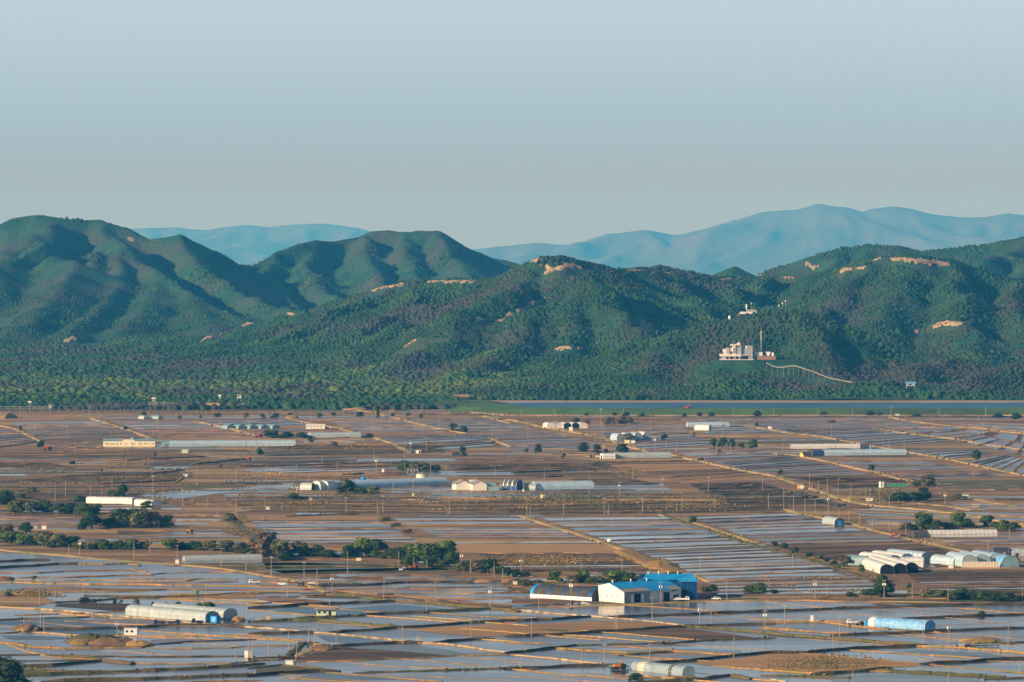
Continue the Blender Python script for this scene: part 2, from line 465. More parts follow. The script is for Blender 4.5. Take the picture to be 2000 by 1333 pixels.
# ---- ground sheet
me = np_mesh('ground', [(-30000, -400, -.6), (30000, -400, -.6), (30000, 12400, -.6), (-30000, 12400, -.6), (-30000, 15500, -441), (30000, 15500, -441), (30000, 54000, -441), (-30000, 54000, -441)], [(0, 1, 2, 3), (3, 2, 5, 4), (4, 5, 6, 7)])
mat('plain_far', (.06, .07, .035), (.09, .08, .05), scale=.01)
setting(link('ground', me, 'plain_far'))
me = np_mesh('farmland', [(-1500, 900, 0), (1500, 900, 0), (1500, 4985, 0), (-1500, 4985, 0)], [(0, 1, 2, 3)])
setting(link('farmland', me, 'soil'))
me = np_mesh('forest_floor', [(-1500, 4700, 0.03), (-95, 4700, 0.03), (-95, 4985, 0.03), (-1500, 4985, 0.03)], [(0, 1, 2, 3)])
mat('forest_floor', (.05, .055, .025), (.08, .065, .04), scale=.04)
setting(link('forest_floor', me, 'forest_floor'))

# ---- bare earth scars and tracks draped on the hills
mat('bare_earth', (.50, .35, .20), (.17, .13, .065), scale=.2, c3=(.32, .23, .12))
SCARS = [  # polyline of (px, py, width m)
 ([(725,570,3),(750,563,4),(770,560,5),(790,558,4)], 1), ([(835,553,3),(860,552,4),(900,553,5),(930,553,3)], 1),
 ([(955,636,4),(985,625,5),(1010,613,6),(1035,600,6),(1065,586,4)], 1), ([(928,629,8),(948,626,9)], 1),
 ([(1035,509,5),(1050,514,7),(1058,517,5)], 1), ([(1062,536,4),(1080,529,5),(1100,525,7),(1120,523,7),(1135,526,4)], 1),
 ([(1066,522,4),(1074,531,5),(1082,535,4)], 1), ([(1215,537,3),(1235,532,5),(1265,530,5),(1290,533,4),(1310,537,3)], 1),
 ([(1380,549,3),(1400,549,4),(1430,547,4),(1450,544,3)], 1), ([(1480,540,3),(1520,543,4),(1555,545,4)], 1),
 ([(1640,533,4),(1660,528,6),(1680,527,7),(1690,525,4)], 1), ([(1705,510,4),(1720,508,5)], 1),
 ([(1740,508,5),(1770,511,6),(1800,515,7),(1830,517,6),(1855,521,4)], 1), ([(1820,640,8),(1840,634,11),(1860,635,8),(1880,633,7),(1905,631,5)], 1),
 ([(1786,650,6),(1794,650,8)], 1), ([(1084,685,4),(1100,683,6),(1118,684,4)], 1), ([(1128,682,4),(1138,681,6)], 1),
 ([(365,680,3),(400,665,4),(440,650,5),(480,636,7),(495,635,6)], 1), ([(560,620,4),(590,616,6),(612,613,4)], 1),
 ([(125,668,4),(140,666,7),(150,664,4)], 1), ([(1425,622,3),(1440,618,6),(1455,616,6),(1478,612,7)], 1),
 ([(600,628,3),(640,650,4)], 0), ([(248,470,2),(254,472,3),(262,474,2)], 1), ([(1572,522,3),(1582,524,5),(1592,526,4),(1600,524,3)], 1),
 ([(880,665,3),(900,668,4)], 0), ([(790,677,4),(812,676,5)], 1)]
scar_pts = []
sv = []; sf = []
for pl_, on in SCARS:
    if not on: continue
    pts = []
    for i in range(len(pl_)-1):
        a, b = pl_[i], pl_[i+1]
        n = max(2, int(abs(b[0]-a[0])/3))
        for j in range(n):
            t = j/n
            pts.append([a[q]+(b[q]-a[q])*t for q in range(3)])
    pts.append(list(pl_[-1]))
    rows = []
    for (px, py, w) in pts:
        h = None
        for dy in range(0, 14, 1):
            h = hit(px, py+dy)
            if h is not None: break
        if h is None: continue
        if rows and abs(h[1]-rows[-1][1]) > 90: 
            h = (h[0], rows[-1][1]*.7+h[1]*.3, 0)
        rows.append((h[0], h[1], w*(.6+.5*random.random())))
    for ii in range(2, len(rows)-1):
        rows[ii] = (rows[ii][0], (rows[ii-1][1]+rows[ii][1]+rows[ii+1][1])/3, rows[ii][2])
    n0 = len(sv); K = 7
    for x, y, w in rows:
        scar_pts.append((x, y, w))
        for c in range(K):
            yy = y+(c/(K-1)-.5)*w*3.0+random.uniform(-1.5, 1.5)
            xx = x+random.uniform(-1, 1)
            sv.append((xx, yy, float(height(xx, yy))+.9-(1.6 if c in (0, K-1) else 0)))
    for a in range(len(rows)-1):
        for c in range(K-1):
            q = n0+a*K+c
            if random.random() < (.06 if 1 < c < 5 else .3): continue
            sf.append((q, q+1, q+K+1, q+K))
setting(link('bare_earth', np_mesh('bare_earth', sv, sf, True), 'bare_earth'))
scar_pts = np.array(scar_pts)

# ================================================================== FOREST (far-off wood)
def dome(seed):
    r = np.random.default_rng(seed)
    V = [(0, 0, 1.0)]
    for n, el, off in ((5, 50, 0), (6, 12, .5), (6, -35, 0)):
        for i in range(n):
            a = 2*math.pi*(i+off)/n
            q = 1+r.uniform(-.22, .22)
            V.append((math.cos(R(el))*math.cos(a)*q, math.cos(R(el))*math.sin(a)*q, math.sin(R(el))*q+r.uniform(-.1, .1)))
    Fc = [(0, 1+i, 1+(i+1) % 5) for i in range(5)]
    for i in range(6):
        a, b = 6+i, 6+(i+1) % 6
        c = 1+int(round(i*5/6)) % 5; d = 1+int(round((i+1)*5/6)) % 5
        Fc.append((c, a, b))
        if c != d: Fc.append((c, b, d))
        Fc.append((a, 12+i, b)); Fc.append((b, 12+i, 12+(i+1) % 6))
    return np.array(V), np.array(Fc)
DOMES = [dome(i) for i in range(8)]
def forest_material():
    m = bpy.data.materials.new('forest'); m.use_nodes = True
    nt = m.node_tree; N = nt.nodes; L = nt.links; p = N["Principled BSDF"]
    p.inputs["Roughness"].default_value = .85; p.inputs["Specular IOR Level"].default_value = .15
    g = N.new("ShaderNodeNewGeometry")
    r = N.new("ShaderNodeValToRGB")
    cols = [(0, (.008, .028, .014)), (.25, (.013, .044, .016)), (.5, (.022, .062, .018)), (.75, (.042, .09, .020)), (1, (.10, .135, .030))]
    r.color_ramp.elements[0].color = (*cols[0][1], 1); r.color_ramp.elements[1].color = (*cols[-1][1], 1)
    for pos, c in cols[1:-1]:
        e = r.color_ramp.elements.new(pos); e.color = (*c, 1)
    ns = N.new("ShaderNodeTexNoise"); ns.inputs["Scale"].default_value = .016; ns.inputs["Detail"].default_value = 5; ns.inputs["Roughness"].default_value = .65
    L.new(g.outputs["Position"], ns.inputs[0])
    m1 = N.new("ShaderNodeMapRange"); m1.inputs[1].default_value = .3; m1.inputs[2].default_value = .72
    L.new(ns.outputs[0], m1.inputs[0])
    m2 = N.new("ShaderNodeMath"); m2.operation = 'MULTIPLY_ADD'; m2.inputs[1].default_value = .3
    m3 = N.new("ShaderNodeMath"); m3.operation = 'MULTIPLY'; m3.inputs[1].default_value = .72
    L.new(m1.outputs[0], m3.inputs[0]); L.new(g.outputs["Random Per Island"], m2.inputs[0]); L.new(m3.outputs[0], m2.inputs[2])
    L.new(m2.outputs[0], r.inputs[0])
    # leafless brown stands among the green
    n = N.new("ShaderNodeTexNoise"); n.inputs["Scale"].default_value = .0065; n.inputs["Detail"].default_value = 4
    mp = N.new("ShaderNodeMapping"); mp.inputs["Scale"].default_value = (1, .8, 1)
    L.new(g.outputs["Position"], mp.inputs[0]); L.new(mp.outputs[0], n.inputs[0])
    ad = N.new("ShaderNodeMath"); ad.operation = 'MULTIPLY_ADD'; ad.inputs[1].default_value = .10
    # leafless oak stands on the hill by the river, young pale-leaved willows on the flat ground to the west
    sp = N.new("ShaderNodeSeparateXYZ"); L.new(g.outputs["Position"], sp.inputs[0])
    def band(sock, a0, a1, o0, o1):
        r_ = N.new("ShaderNodeMapRange"); r_.inputs[1].default_value = a0; r_.inputs[2].default_value = a1
        r_.inputs[3].default_value = o0; r_.inputs[4].default_value = o1; L.new(sock, r_.inputs[0]); return r_.outputs[0]
    def mul(p_, q_):
        m_ = N.new("ShaderNodeMath"); m_.operation = 'MULTIPLY'; L.new(p_, m_.inputs[0]); L.new(q_, m_.inputs[1]); return m_.outputs[0]
    oak = mul(mul(band(sp.outputs["X"], 60, 200, 0, .075), band(sp.outputs["Y"], 5450, 5560, 1, 0)), band(sp.outputs["Z"], 2, 14, .3, 1))
    s1 = N.new("ShaderNodeMath"); s1.operation = 'ADD'; L.new(n.outputs[0], s1.inputs[0]); L.new(oak, s1.inputs[1])
    wil = mul(mul(band(sp.outputs["X"], -20, 40, .34, 0), band(sp.outputs["Y"], 4900, 5080, 0, 1)), band(sp.outputs["Y"], 5450, 5750, 1, 0))
    m4 = N.new("ShaderNodeMath"); m4.operation = 'ADD'; L.new(m2.outputs[0], m4.inputs[0]); L.new(wil, m4.inputs[1]); L.new(m4.outputs[0], r.inputs[0])
    L.new(g.outputs["Random Per Island"], ad.inputs[0]); L.new(s1.outputs[0], ad.inputs[2])
    r2 = N.new("ShaderNodeValToRGB"); r2.color_ramp.elements[0].position = .565; r2.color_ramp.elements[1].position = .67
    L.new(ad.outputs[0], r2.inputs[0])
    mx = N.new("ShaderNodeMix"); mx.data_type = 'RGBA'
    L.new(r2.outputs[0], mx.inputs[0]); L.new(r.outputs[0], mx.inputs[6]); mx.inputs[7].default_value = (.046, .048, .036, 1)
    L.new(mx.outputs[2], p.inputs["Base Color"])
    n3 = N.new("ShaderNodeTexNoise"); n3.inputs["Scale"].default_value = 1.1; n3.inputs["Detail"].default_value = 3
    L.new(g.outputs["Position"], n3.inputs[0])
    b = N.new("ShaderNodeBump"); b.inputs["Distance"].default_value = .8; b.inputs["Strength"].default_value = 1
    L.new(n3.outputs[0], b.inputs["Height"]); L.new(b.outputs[0], p.inputs["Normal"])
    MATS['forest'] = m
forest_material()
OX, OY = ox, oy
def scatter(name, x0, x1, y0, y1, sp, rad, cond, mat_='forest', cull=10., hscale=.74, zoff=.3):
    nx = int((x1-x0)/sp); ny = int((y1-y0)/sp)
    gx, gy = np.meshgrid(np.arange(nx), np.arange(ny))
    x = x0+(gx+rng.uniform(0, 1, gx.shape))*sp; y = y0+(gy+rng.uniform(0, 1, gy.shape))*sp
    x = x.ravel(); y = y.ravel()
    z = height(x, y)
    px = CX+x/y*F
    keep = (px > -320) & (px < 2320) & cond(x, y, z, px)
    x, y, z, px = x[keep], y[keep], z[keep], px[keep]
    for sx, sy, sw in scar_pts:
        k = (np.abs(x-sx) < sw*.4+3) & (y > sy-sw*1.1-22) & (y < sy+sw*1.1)
        if k.any(): x, y, z, px = x[~k], y[~k], z[~k], px[~k]
    rr = rad*rng.uniform(.6, 1.3, len(x))*(.55+.9*vnoise(x/30, y/30, 77)**2+.25*vnoise(x/90, y/90, 78))
    hh = rr*hscale*rng.uniform(.8, 1.3, len(x))
    top = z+hh*(1+zoff)
    py = 420-(top-H)/y*F
    order = np.argsort(y); cur = {}
    kp = np.zeros(len(x), bool)
    for i in order:
        c = int(px[i]//5)
        m_ = cur.get(c, 1e9)
        if py[i] < m_+cull: kp[i] = True
        v = py[i]+3
        for cc in (c-1, c, c+1):
            if v < cur.get(cc, 1e9): cur[cc] = v
    x, y, z, rr, hh = x[kp], y[kp], z[kp], rr[kp], hh[kp]
    Vs = []; Fs = []; off = 0
    which = rng.integers(0, 8, len(x)); ang = rng.uniform(0, 6.28, len(x))
    for w in range(8):
        s = which == w
        if not s.any(): continue
        V, Fc = DOMES[w]; n = s.sum()
        ca, sa = np.cos(ang[s])[:, None], np.sin(ang[s])[:, None]
        vx = (V[:, 0]*ca-V[:, 1]*sa)*rr[s][:, None]+x[s][:, None]
        vy = (V[:, 0]*sa+V[:, 1]*ca)*rr[s][:, None]+y[s][:, None]
        vz = (V[:, 2]+zoff)*hh[s][:, None]+z[s][:, None]
        Vs.append(np.stack([vx, vy, vz], -1).reshape(-1, 3))
        Fs.append((Fc[None]+(np.arange(n)*len(V))[:, None, None]).reshape(-1, 3)+off)
        off += n*len(V)
    print(name, len(x))
    o = link(name, np_mesh(name, np.concatenate(Vs), np.concatenate(Fs)), mat_)
    return o
def on_shelf(x, y): return (np.abs((x-OX-9)/50) < 1) & (y > OY-22) & (y < OY+34)
def clear(x, y):    # keep the trees off the observatory shelf and out of its line of sight
    return ~((np.abs((x-OX-9)/46) < 1) & (y > OY-30) & (y < OY+16))
track = [P(*q) for q in ((1497,702,5150),(1530,708,5142),(1560,716,5130),(1590,727,5115),(1620,740,5100),(1650,747,5085),(1690,753,5070))]
def off_track(x, y):
    k = np.ones(len(x), bool)
    for (ax, ay, az), (bx, by, bz) in zip(track[:-1], track[1:]):
        t = np.clip((x-ax)/(bx-ax), 0, 1); yy = ay+(by-ay)*t
        k &= ~((x > ax-3) & (x < bx+3) & (y > yy-16) & (y < yy+6))
    return k
def hill_forest(x, y, z, px):
    m_ = (y < 6900) & (z > .3)
    th = vnoise(x/60, y/60, 41) > .04
    return m_ & clear(x, y) & off_track(x, y) & th
setting(scatter('forest', -1150, 1150, 4985, 6900, 4.2, 2.25, hill_forest, cull=6), 'stuff', 'dense green and leafless brown trees covering the low hills', 'forest')
def flat_wood(x, y, z, px):
    front = 4735+25*(vnoise(x/50, y*0, 8)-.5)
    left = (px < 915) & (y > front)
    return left & (z < 12)
setting(scatter('forest', -1150, -30, 4700, 6700, 5.4, 3.3, flat_wood, cull=6, hscale=.85), 'stuff', 'low mixed wood on the flat land below the mountains', 'forest')
def far_bush(x, y, z, px):
    crest = (px < 330) & (z > 168) & (vnoise(x/12, y/12, 4) > .6)
    low = (y < 7700) & (z < 60) & (fbm(x/110, y/140, 62, 3) > .46)
    mid_ = (y >= 6900) & (fbm(x/90, y/120, 63, 3)+rng.uniform(-.1, .1, len(x)) > .62) & (z < 120)
    right = (px > 1350) & (y >= 6900) & (vnoise(x/90, y/120, 63) > .3)
    return (y >= 6900) & (z > .5) & (crest | low | mid_ | right)
setting(scatter('forest', -1500, 1500, 6900, 8900, 5.5, 1.9, far_bush, cull=4, hscale=.75), 'stuff', 'scattered bushes on the grassy mountain slopes', 'forest')
def river_wood(x, y, z, px):
    return (px > 905) & (y > 4968+6*vnoise(x/20, y*0, 3)) & (y < 5010) & clear(x, y)
setting(scatter('forest', -80, 1150, 4955, 5010, 4.2, 3.0, river_wood, cull=30), 'stuff', 'bank of trees along the far shore of the river', 'forest')

# ================================================================== FARMLAND
SHEETS = {}
def poly(kind, pts, z):
    s = SHEETS.setdefault(kind, ([], []))
    n = len(s[0])
    for px, py in pts:
        x, y = G(px, py); s[0].append((x, y, z))
    s[1].append(tuple(range(n, n+len(pts))))
BANKS = {}
def bank_pts(kind, gp, w, h, z=0.0, ds=4.0, rough=.13):
    """raised earth bank along ground points"""
    s = BANKS.setdefault(kind, ([], []))
    P_ = []
    for (x0, y0), (x1, y1) in zip(gp[:-1], gp[1:]):
        L = math.hypot(x1-x0, y1-y0); n = max(1, int(L/ds))
        for i in range(n):
            t = i/n; P_.append((x0+(x1-x0)*t, y0+(y1-y0)*t))
    P_.append(gp[-1])
    m = len(P_)
    if m < 2: return
    n0 = len(s[0])
    for i, (x, y) in enumerate(P_):
        a = P_[max(0, i-1)]; b = P_[min(m-1, i+1)]
        tx, ty = b[0]-a[0], b[1]-a[1]; L = math.hypot(tx, ty) or 1
        nx, ny = -ty/L, tx/L
        e = .6 if i in (0, m-1) else 1
        ww = w*(1+random.uniform(-rough, rough)); hh = h*(1+random.uniform(-rough*1.6, rough*1.2))*e
        o = random.uniform(-.07, .07)*w
        for c, q in ((-.5, 0), (-.27, hh), (.27, hh*random.uniform(.85, 1.1)), (.5, 0)):
            s[0].append((x+nx*(ww*c+o), y+ny*(ww*c+o), z-.05+q))
    for i in range(m-1):
        for c in range(3):
            q = n0+i*4+c; s[1].append((q, q+1, q+5, q+4))
KB = {'o': ('bank_orange', 1.4, .42), 'O': ('bank_orange', 2.6, .65), 'g': ('bank_green', 2.0, .6), 'G': ('bank_green', 3.4, .95),
      'd': ('bank_brown', 1.6, .5), 'D': ('bank_dark', 2.4, 1.0), 'c': ('concrete_pale', 1.5, .6), 'r': ('dirt_road', 4.8, .5),
      't': ('bank_orange', .9, .2), 'e': ('bank_dark', 1.2, .5)}
TUFT_LINES = []
def bank(k, pts, w=None, h=None):
    if max(p[1] for p in pts) > 1060 and len(pts) > 1:       # let hand-drawn lines wander a little
        q = [pts[0]]
        for a, b in zip(pts[:-1], pts[1:]):
            n = max(1, int(abs(b[0]-a[0])/22))
            for i in range(1, n+1):
                t = i/n; e = 0 if i == n else 1
                q.append((a[0]+(b[0]-a[0])*t, a[1]+(b[1]-a[1])*t+e*random.uniform(-.45, .45)))
        pts = q
    m, w0, h0 = KB[k]
    if max(p[1] for p in pts) > 1060 and len(pts) > 2 and k in 'odgDGtO':   # run each bank on until it meets the next one
        for i_, j_ in ((0, 1), (-1, -2)):
            ex, ey = pts[i_][0]-pts[j_][0], pts[i_][1]-pts[j_][1]; l_ = math.hypot(ex, ey) or 1
            pts[i_] = (pts[i_][0]+ex/l_*14, pts[i_][1]+ey/l_*14)
    gp = [G(x, y) for x, y in pts]
    bank_pts(m, gp, w or w0, h or h0)
    if k in 'gGDO': TUFT_LINES.append((gp, w or w0, h or h0, k))
def tl(tile, k, s, w=None, h=None):          # polyline typed in 4x zoomed tiles
    ox_, oy_ = ((0, 1050), (500, 1050), (1000, 1050), (1500, 1050), (0, 780), (500, 780), (1000, 780), (1500, 780))[tile]
    v = [float(a) for a in s.replace(',', ' ').split()]
    bank(k, [(ox_+v[i]/4, oy_+v[i+1]/4) for i in range(0, len(v), 2)], w, h)
def tp(tile, kind, s, z):
    ox_, oy_ = ((0, 1050), (500, 1050), (1000, 1050), (1500, 1050), (0, 780), (500, 780), (1000, 780), (1500, 780))[tile]
    v = [float(a) for a in s.replace(',', ' ').split()]
    poly(kind, [(ox_+v[i]/4, oy_+v[i+1]/4) for i in range(0, len(v), 2)], z)

KIND = {'w': 'paddy_water', 'm': 'wet_mud', 's': 'soil', 'k': 'dark_soil', 't': 'tan_soil', 'o': 'olive_field', 'e': 'green_water'}
def zone(q, n, mix, bk='d', seed=None, zz=.05, wob=1.0, bh=1.0):
    """a block of long strip fields between a left and a right edge (quad TL TR BR BL in photo pixels)"""
    rr = random.Random(seed if seed is not None else int(sum(a*(i+3) for i, a in enumerate(q))))
    TL, TR, BR, BL = [(q[i], q[i+1]) for i in range(0, 8, 2)]
    ts_ = [0]
    n = int(round(n*(1.45 if TL[1] > 860 else 1.3)))
    for i in range(n): ts_.append(ts_[-1]+rr.uniform(.65, 1.4))
    ts_ = [t/ts_[-1] for t in ts_]
    def at(u, t):
        a = (TL[0]+(BL[0]-TL[0])*t, TL[1]+(BL[1]-TL[1])*t); b = (TR[0]+(BR[0]-TR[0])*t, TR[1]+(BR[1]-TR[1])*t)
        return (a[0]+(b[0]-a[0])*u, a[1]+(b[1]-a[1])*u)
    seq = []
    while len(seq) < n:
        seq.append(rr.choice(mix))
    for i in range(n):
        t0, t1 = ts_[i], ts_[i+1]
        k = seq[i]
        e0, e1 = rr.uniform(0, .012)*wob, 1-rr.uniform(0, .012)*wob
        if k in 'wem':
            t0b = t0+(t1-t0)*rr.uniform(.0, .16)
            t1b = t1-(t1-t0)*rr.uniform(.12, .34)
            poly(rr.choice(('soil', 'soil', 'dark_soil', 'olive_field', 'tan_soil')), [at(0, t1b), at(1, t1b), at(1, t1), at(0, t1)], zz-.02)
            A = [at(e0, t0b), at(e1, t0b), at(e1-.004, t1b), at(e0+.004, t1b)]
            cuts = [0, 1]
            if rr.random() < .35: cuts.insert(1, rr.uniform(.3, .7))
            for c0, c1 in zip(cuts[:-1], cuts[1:]):
                L_ = lambda a, b, u: (a[0]+(b[0]-a[0])*u, a[1]+(b[1]-a[1])*u)
                poly(KIND[k], [L_(A[0], A[1], c0), L_(A[0], A[1], c1), L_(A[3], A[2], c1), L_(A[3], A[2], c0)], zz+.02)
                if c0 > 0: bank_pts(rr.choice(('bank_brown', 'bank_orange')), [G(*L_(A[0], A[1], c0)), G(*L_(A[3], A[2], c0))], 1.2, .3)
        else:
            t1b = t1
            poly(KIND[k], [at(0, t0), at(1, t0), at(1, t1), at(0, t1)], zz)
        b = rr.choice(bk); m, w, h = KB[b]
        pts = [at(u/8, t1b if rr.random() < .8 else t1) for u in range(9)]
        tt = t1b
        pts = [at(u/8, tt+rr.uniform(-.08, .08)*(t1-t0)) for u in range(9)]
        bank_pts(m, [G(*p) for p in pts], w*rr.uniform(.7, 1.3), h*bh*rr.uniform(.6, 1.3), ds=9)
        if k in 'wem' and rr.random() < .6:
            bank_pts(rr.choice(('bank_brown', 'bank_dark')), [G(*at(u/8, t0+rr.uniform(-.06, .06)*(t1-t0))) for u in range(9)], 1.2, .3*bh, ds=9)

ZONES = [
 # far fields, left to right
 ((-60,811,172,811,182,820,-60,822),3,'mws','d'), ((20,825,192,823,252,838,45,839),4,'wwm','d'), ((-60,836,40,840,80,865,-60,884),7,'mms','d'),
 ((47,840,242,839,290,856,86,864),6,'msm','dd'), ((88,866,200,862,200,882,100,882),4,'ms','d'), ((186,812,560,811,560,819,225,820),2,'wms','d'),
 ((215,823,378,823,446,838,262,839),4,'wwm','d'), ((262,840,448,839,530,857,312,857),6,'msm','d'), ((390,822,562,820,612,831,470,838),3,'wm','d'),
 ((500,806,765,803,775,811,520,812),2,'wm','d'), ((545,814,770,813,790,822,600,822),2,'mw','d'), ((640,823,790,822,900,848,712,846),6,'wmm','d'),
 ((770,804,905,803,935,813,792,814),2,'mws','d'), ((798,819,950,816,1060,842,878,846),6,'wmm','d'), ((470,845,600,838,720,852,600,860),3,'ms','d'),
 ((735,850,900,847,985,870,805,884),7,'mwsm','d'), ((905,850,1075,845,1210,876,1000,880),8,'msmw','d'),
 ((1000,817,1330,817,1330,824,1020,824),2,'sk','d'), ((1120,827,1335,828,1345,848,1185,853),5,'wmm','d'), ((1180,855,1350,850,1420,868,1260,878),5,'wmm','d'),
 ((1340,819,1490,818,1600,846,1380,850),6,'wmm','d'), ((1350,852,1600,848,1700,868,1420,872),5,'woms','d'), ((1480,817,1715,816,1820,832,1560,838),4,'wmw','d'),
 ((1525,840,1720,834,1870,862,1735,874),8,'mmw','d'), ((1745,820,1790,827,2040,856,2040,872),4,'mw','d'), ((1800,818,2040,816,2040,850,1900,834),4,'wms','d'),
 ((1740,832,1830,834,2040,878,2040,900),8,'mmw','d'), ((1770,880,1900,878,2040,905,2040,935),9,'msmw','d'), ((1290,876,1560,874,1625,893,1400,903),5,'mwms','d'),
 ((1400,905,1545,893,1700,928,1520,932),8,'wmm','d'), ((1595,896,1775,895,1965,932,1800,938),9,'mwsm','d'), ((1530,932,1700,929,1830,942,1600,944),3,'sk','d'),
 # middle distance, left to right
 ((-60,886,330,884,480,900,-60,905),6,'swkmst','de'), ((-60,906,95,905,225,924,-60,926),4,'wwk','De'), ((300,898,700,892,690,904,280,911),4,'wsowm','e'),
 ((225,921,380,922,345,941,-60,946),6,'kwswk','De'), ((300,912,378,912,346,920,300,920),1,'w','e'), ((500,870,860,870,870,884,520,892),5,'wsomt','De'),
 ((560,905,790,905,772,918,540,926),4,'mww','ed'), ((698,896,870,895,905,903,690,904),1,'w','e'), ((490,928,690,927,680,937,490,938),2,'st','d'),
 ((860,888,1000,886,1180,902,900,904),4,'mwswm','ed'), ((870,905,1180,904,1225,925,900,932),5,'wksw','De'), ((1195,903,1395,903,1510,930,1335,945),11,'tstk','dt'),
 ((1060,927,1200,928,1290,947,1165,948),5,'wwskw','De'), ((1345,945,1482,942,1620,984,1420,988),9,'wk','D'), ((1500,958,1560,960,1650,987,1630,990),3,'wk','D'),
 ((1560,934,1850,936,1720,950,1640,955),3,'sk','De'), ((1830,940,2040,936,2040,962,1850,962),3,'oo','d'), ((1660,960,1870,962,1900,980,1740,984),4,'wsk','De'),
 ((1850,981,2040,982,2040,992,1875,992),2,'we','d'), ((1660,990,1860,1001,1980,1030,1700,1028),4,'wwme','do'), ((1870,1000,2040,1002,2040,1025,1965,1022),3,'wws','o'),
 ((1830,1056,2040,1053,2040,1082,1930,1080),3,'wms','d'), ((1345,1010,1545,1003,1790,1060,1510,1068),6,'wwme','do'), ((1515,1069,1795,1062,1890,1086,1645,1098),5,'ksk','de'),
 ((1055,1012,1300,1010,1505,1068,1245,1078),6,'w','dod'), ((1255,1081,1508,1070,1705,1130,1392,1137),7,'www','dod'), ((765,1012,1020,1012,1180,1062,885,1063),6,'wwws','dod'),
 ((490,1018,745,1018,822,1061,525,1064),5,'www','do'), ((225,1030,460,1026,480,1066,240,1067),4,'wws','d'), ((-60,1003,172,1003,162,1026,-60,1030),4,'wws','d'),
 ((335,1000,472,1003,452,1020,345,1020),3,'wsw','d'), ((500,1066,835,1066,885,1094,530,1094),3,'wsw','d'), ((430,962,860,966,870,1004,480,1000),8,'wtkwtm','De'),
 ((860,976,1530,976,1535,1002,880,1006),7,'tskwm','De'), ((-60,950,300,952,330,985,-60,985),6,'swktmw','De'), ((480,1006,742,1008,752,1017,490,1017),1,'t','d'),
 ((888,1063,1198,1063,1218,1081,903,1081),1,'t','d'), ((935,1083,1235,1083,1290,1116,985,1118),5,'kskw','De'), ((1385,1139,1702,1133,1795,1162,1372,1166),3,'wsw','d'),
 ((1755,1112,2040,1110,2040,1158,1830,1162),8,'ksmkws','e'), ((1650,1162,2040,1162,2040,1180,1500,1174),2,'oo','d'), ((480,1100,870,1096,900,1116,560,1124),2,'ee','g'),
]
for q, n, mix, bk in ZONES: zone(q, n, mix, bk)
def in_quad(px, py, q):
    c_ = False; j = 3
    for i in range(4):
        xi, yi, xj, yj = q[2*i], q[2*i+1], q[2*j], q[2*j+1]
        if (yi > py) != (yj > py) and px < (xj-xi)*(py-yi)/(yj-yi)+xi: c_ = not c_
        j = i
    return c_
# everything the blocks above leave over: irregular small fields
py_ = 813.0
fr = random.Random(99)
while py_ < 1165:
    hgt = (py_-700)*.011+fr.uniform(.8, 2.2); px_ = -80.0+fr.uniform(0, 60)
    while px_ < 2080:
        wd = fr.uniform(60, 200); k = fr.choice('wmtswowmwmsekt' if py_ < 1000 else 'wwwwmwsskto')
        mid = (px_+wd/2, py_+hgt/2)
        free = not any(in_quad(px_+wd*u, py_+hgt*v, z_[0]) for z_ in ZONES for u in (.03, .35, .65, .97) for v in (.1, .9))
        if free and not (mid[1] > 1070 and mid[0] < 500) and not (905 < mid[1] < 1000 and fr.random() < .12):
            sk = hgt*fr.uniform(-.3, .3)
            pts = [(px_+2, py_+sk*.3), (px_+wd-2, py_+sk), (px_+wd+hgt*1.5, py_+hgt*.8+sk), (px_+hgt*1.5, py_+hgt*.8)]
            poly(KIND[k], pts, .02)
            b_ = fr.choice('ddoeDg'); m_, w_, h_ = KB[b_]
            bank_pts(m_, [G(pts[3][0]+(pts[2][0]-pts[3][0])*u/5, pts[3][1]+(pts[2][1]-pts[3][1])*u/5+fr.uniform(-.3, .3)) for u in range(6)], w_, h_*fr.uniform(.5, 1.1), ds=9)
        px_ += wd
    py_ += hgt
# hand-placed ponds and fields in the middle distance
poly('paddy_water', [(252,973),(300,963),(450,954),(572,947),(562,956),(430,964),(350,975)], .09)
poly('olive_field', [(252,962),(420,948),(480,950),(300,962)], .085)
poly('paddy_water', [(672,940),(700,936),(870,937),(885,944),(790,952),(690,955)], .09)
poly('paddy_water', [(740,956),(860,951),(905,957),(770,964)], .09)
poly('green_water', [(820,966),(880,963),(1100,966),(1290,970),(1280,974),(900,972)], .09)
poly('paddy_water', [(705,898),(870,896),(905,900),(860,904)], .1)
poly('paddy_water', [(775,920),(1000,922),(1010,928),(860,929)], .1)
poly('paddy_water', [(1145,950),(1290,945),(1300,950),(1180,953)], .1)
poly('paddy_water', [(500,948),(570,948),(560,960),(500,962)], .1)
poly('paddy_water', [(465,917),(590,913),(640,919),(500,922)], .1)
poly('paddy_water', [(1985,985),(1900,983),(1890,988),(2040,992)], .1)
for a in ((470,912,800,905,'D'),(120,932,330,927,'D'),(250,900,400,893,'D'),(300,925,360,920,'D'),(1000,925,1170,918,'D'),(900,948,990,946,'g'),
          (380,908,480,898,'D'),(900,917,990,913,'D'),(1045,933,1100,931,'D'),(1100,990,1500,982,'D'),(1050,1005,1480,999,'D'),(940,998,1260,997,'e'),
          (1500,990,1700,994,'D'),(1380,996,1540,992,'D'),(560,1010,700,1006,'D'),(600,990,730,992,'D'),(670,928,710,926,'D'),(60,915,200,920,'D'),
          (1160,905,1345,902,'D'),(200,946,350,940,'D'),(640,870,760,872,'O'),(740,975,830,978,'O'),(875,973,970,975,'O'),(1180,978,1430,980,'O'),
          (520,925,570,927,'O'),(900,980,960,982,'O'),(450,1003,500,996,'r'),(-60,818,20,812,'O'),(340,945,360,930,'O')):
    bank(a[4], [(a[0],a[1]),((a[0]+a[2])/2,(a[1]+a[3])/2+random.uniform(-1.5,1.5)),(a[2],a[3])])

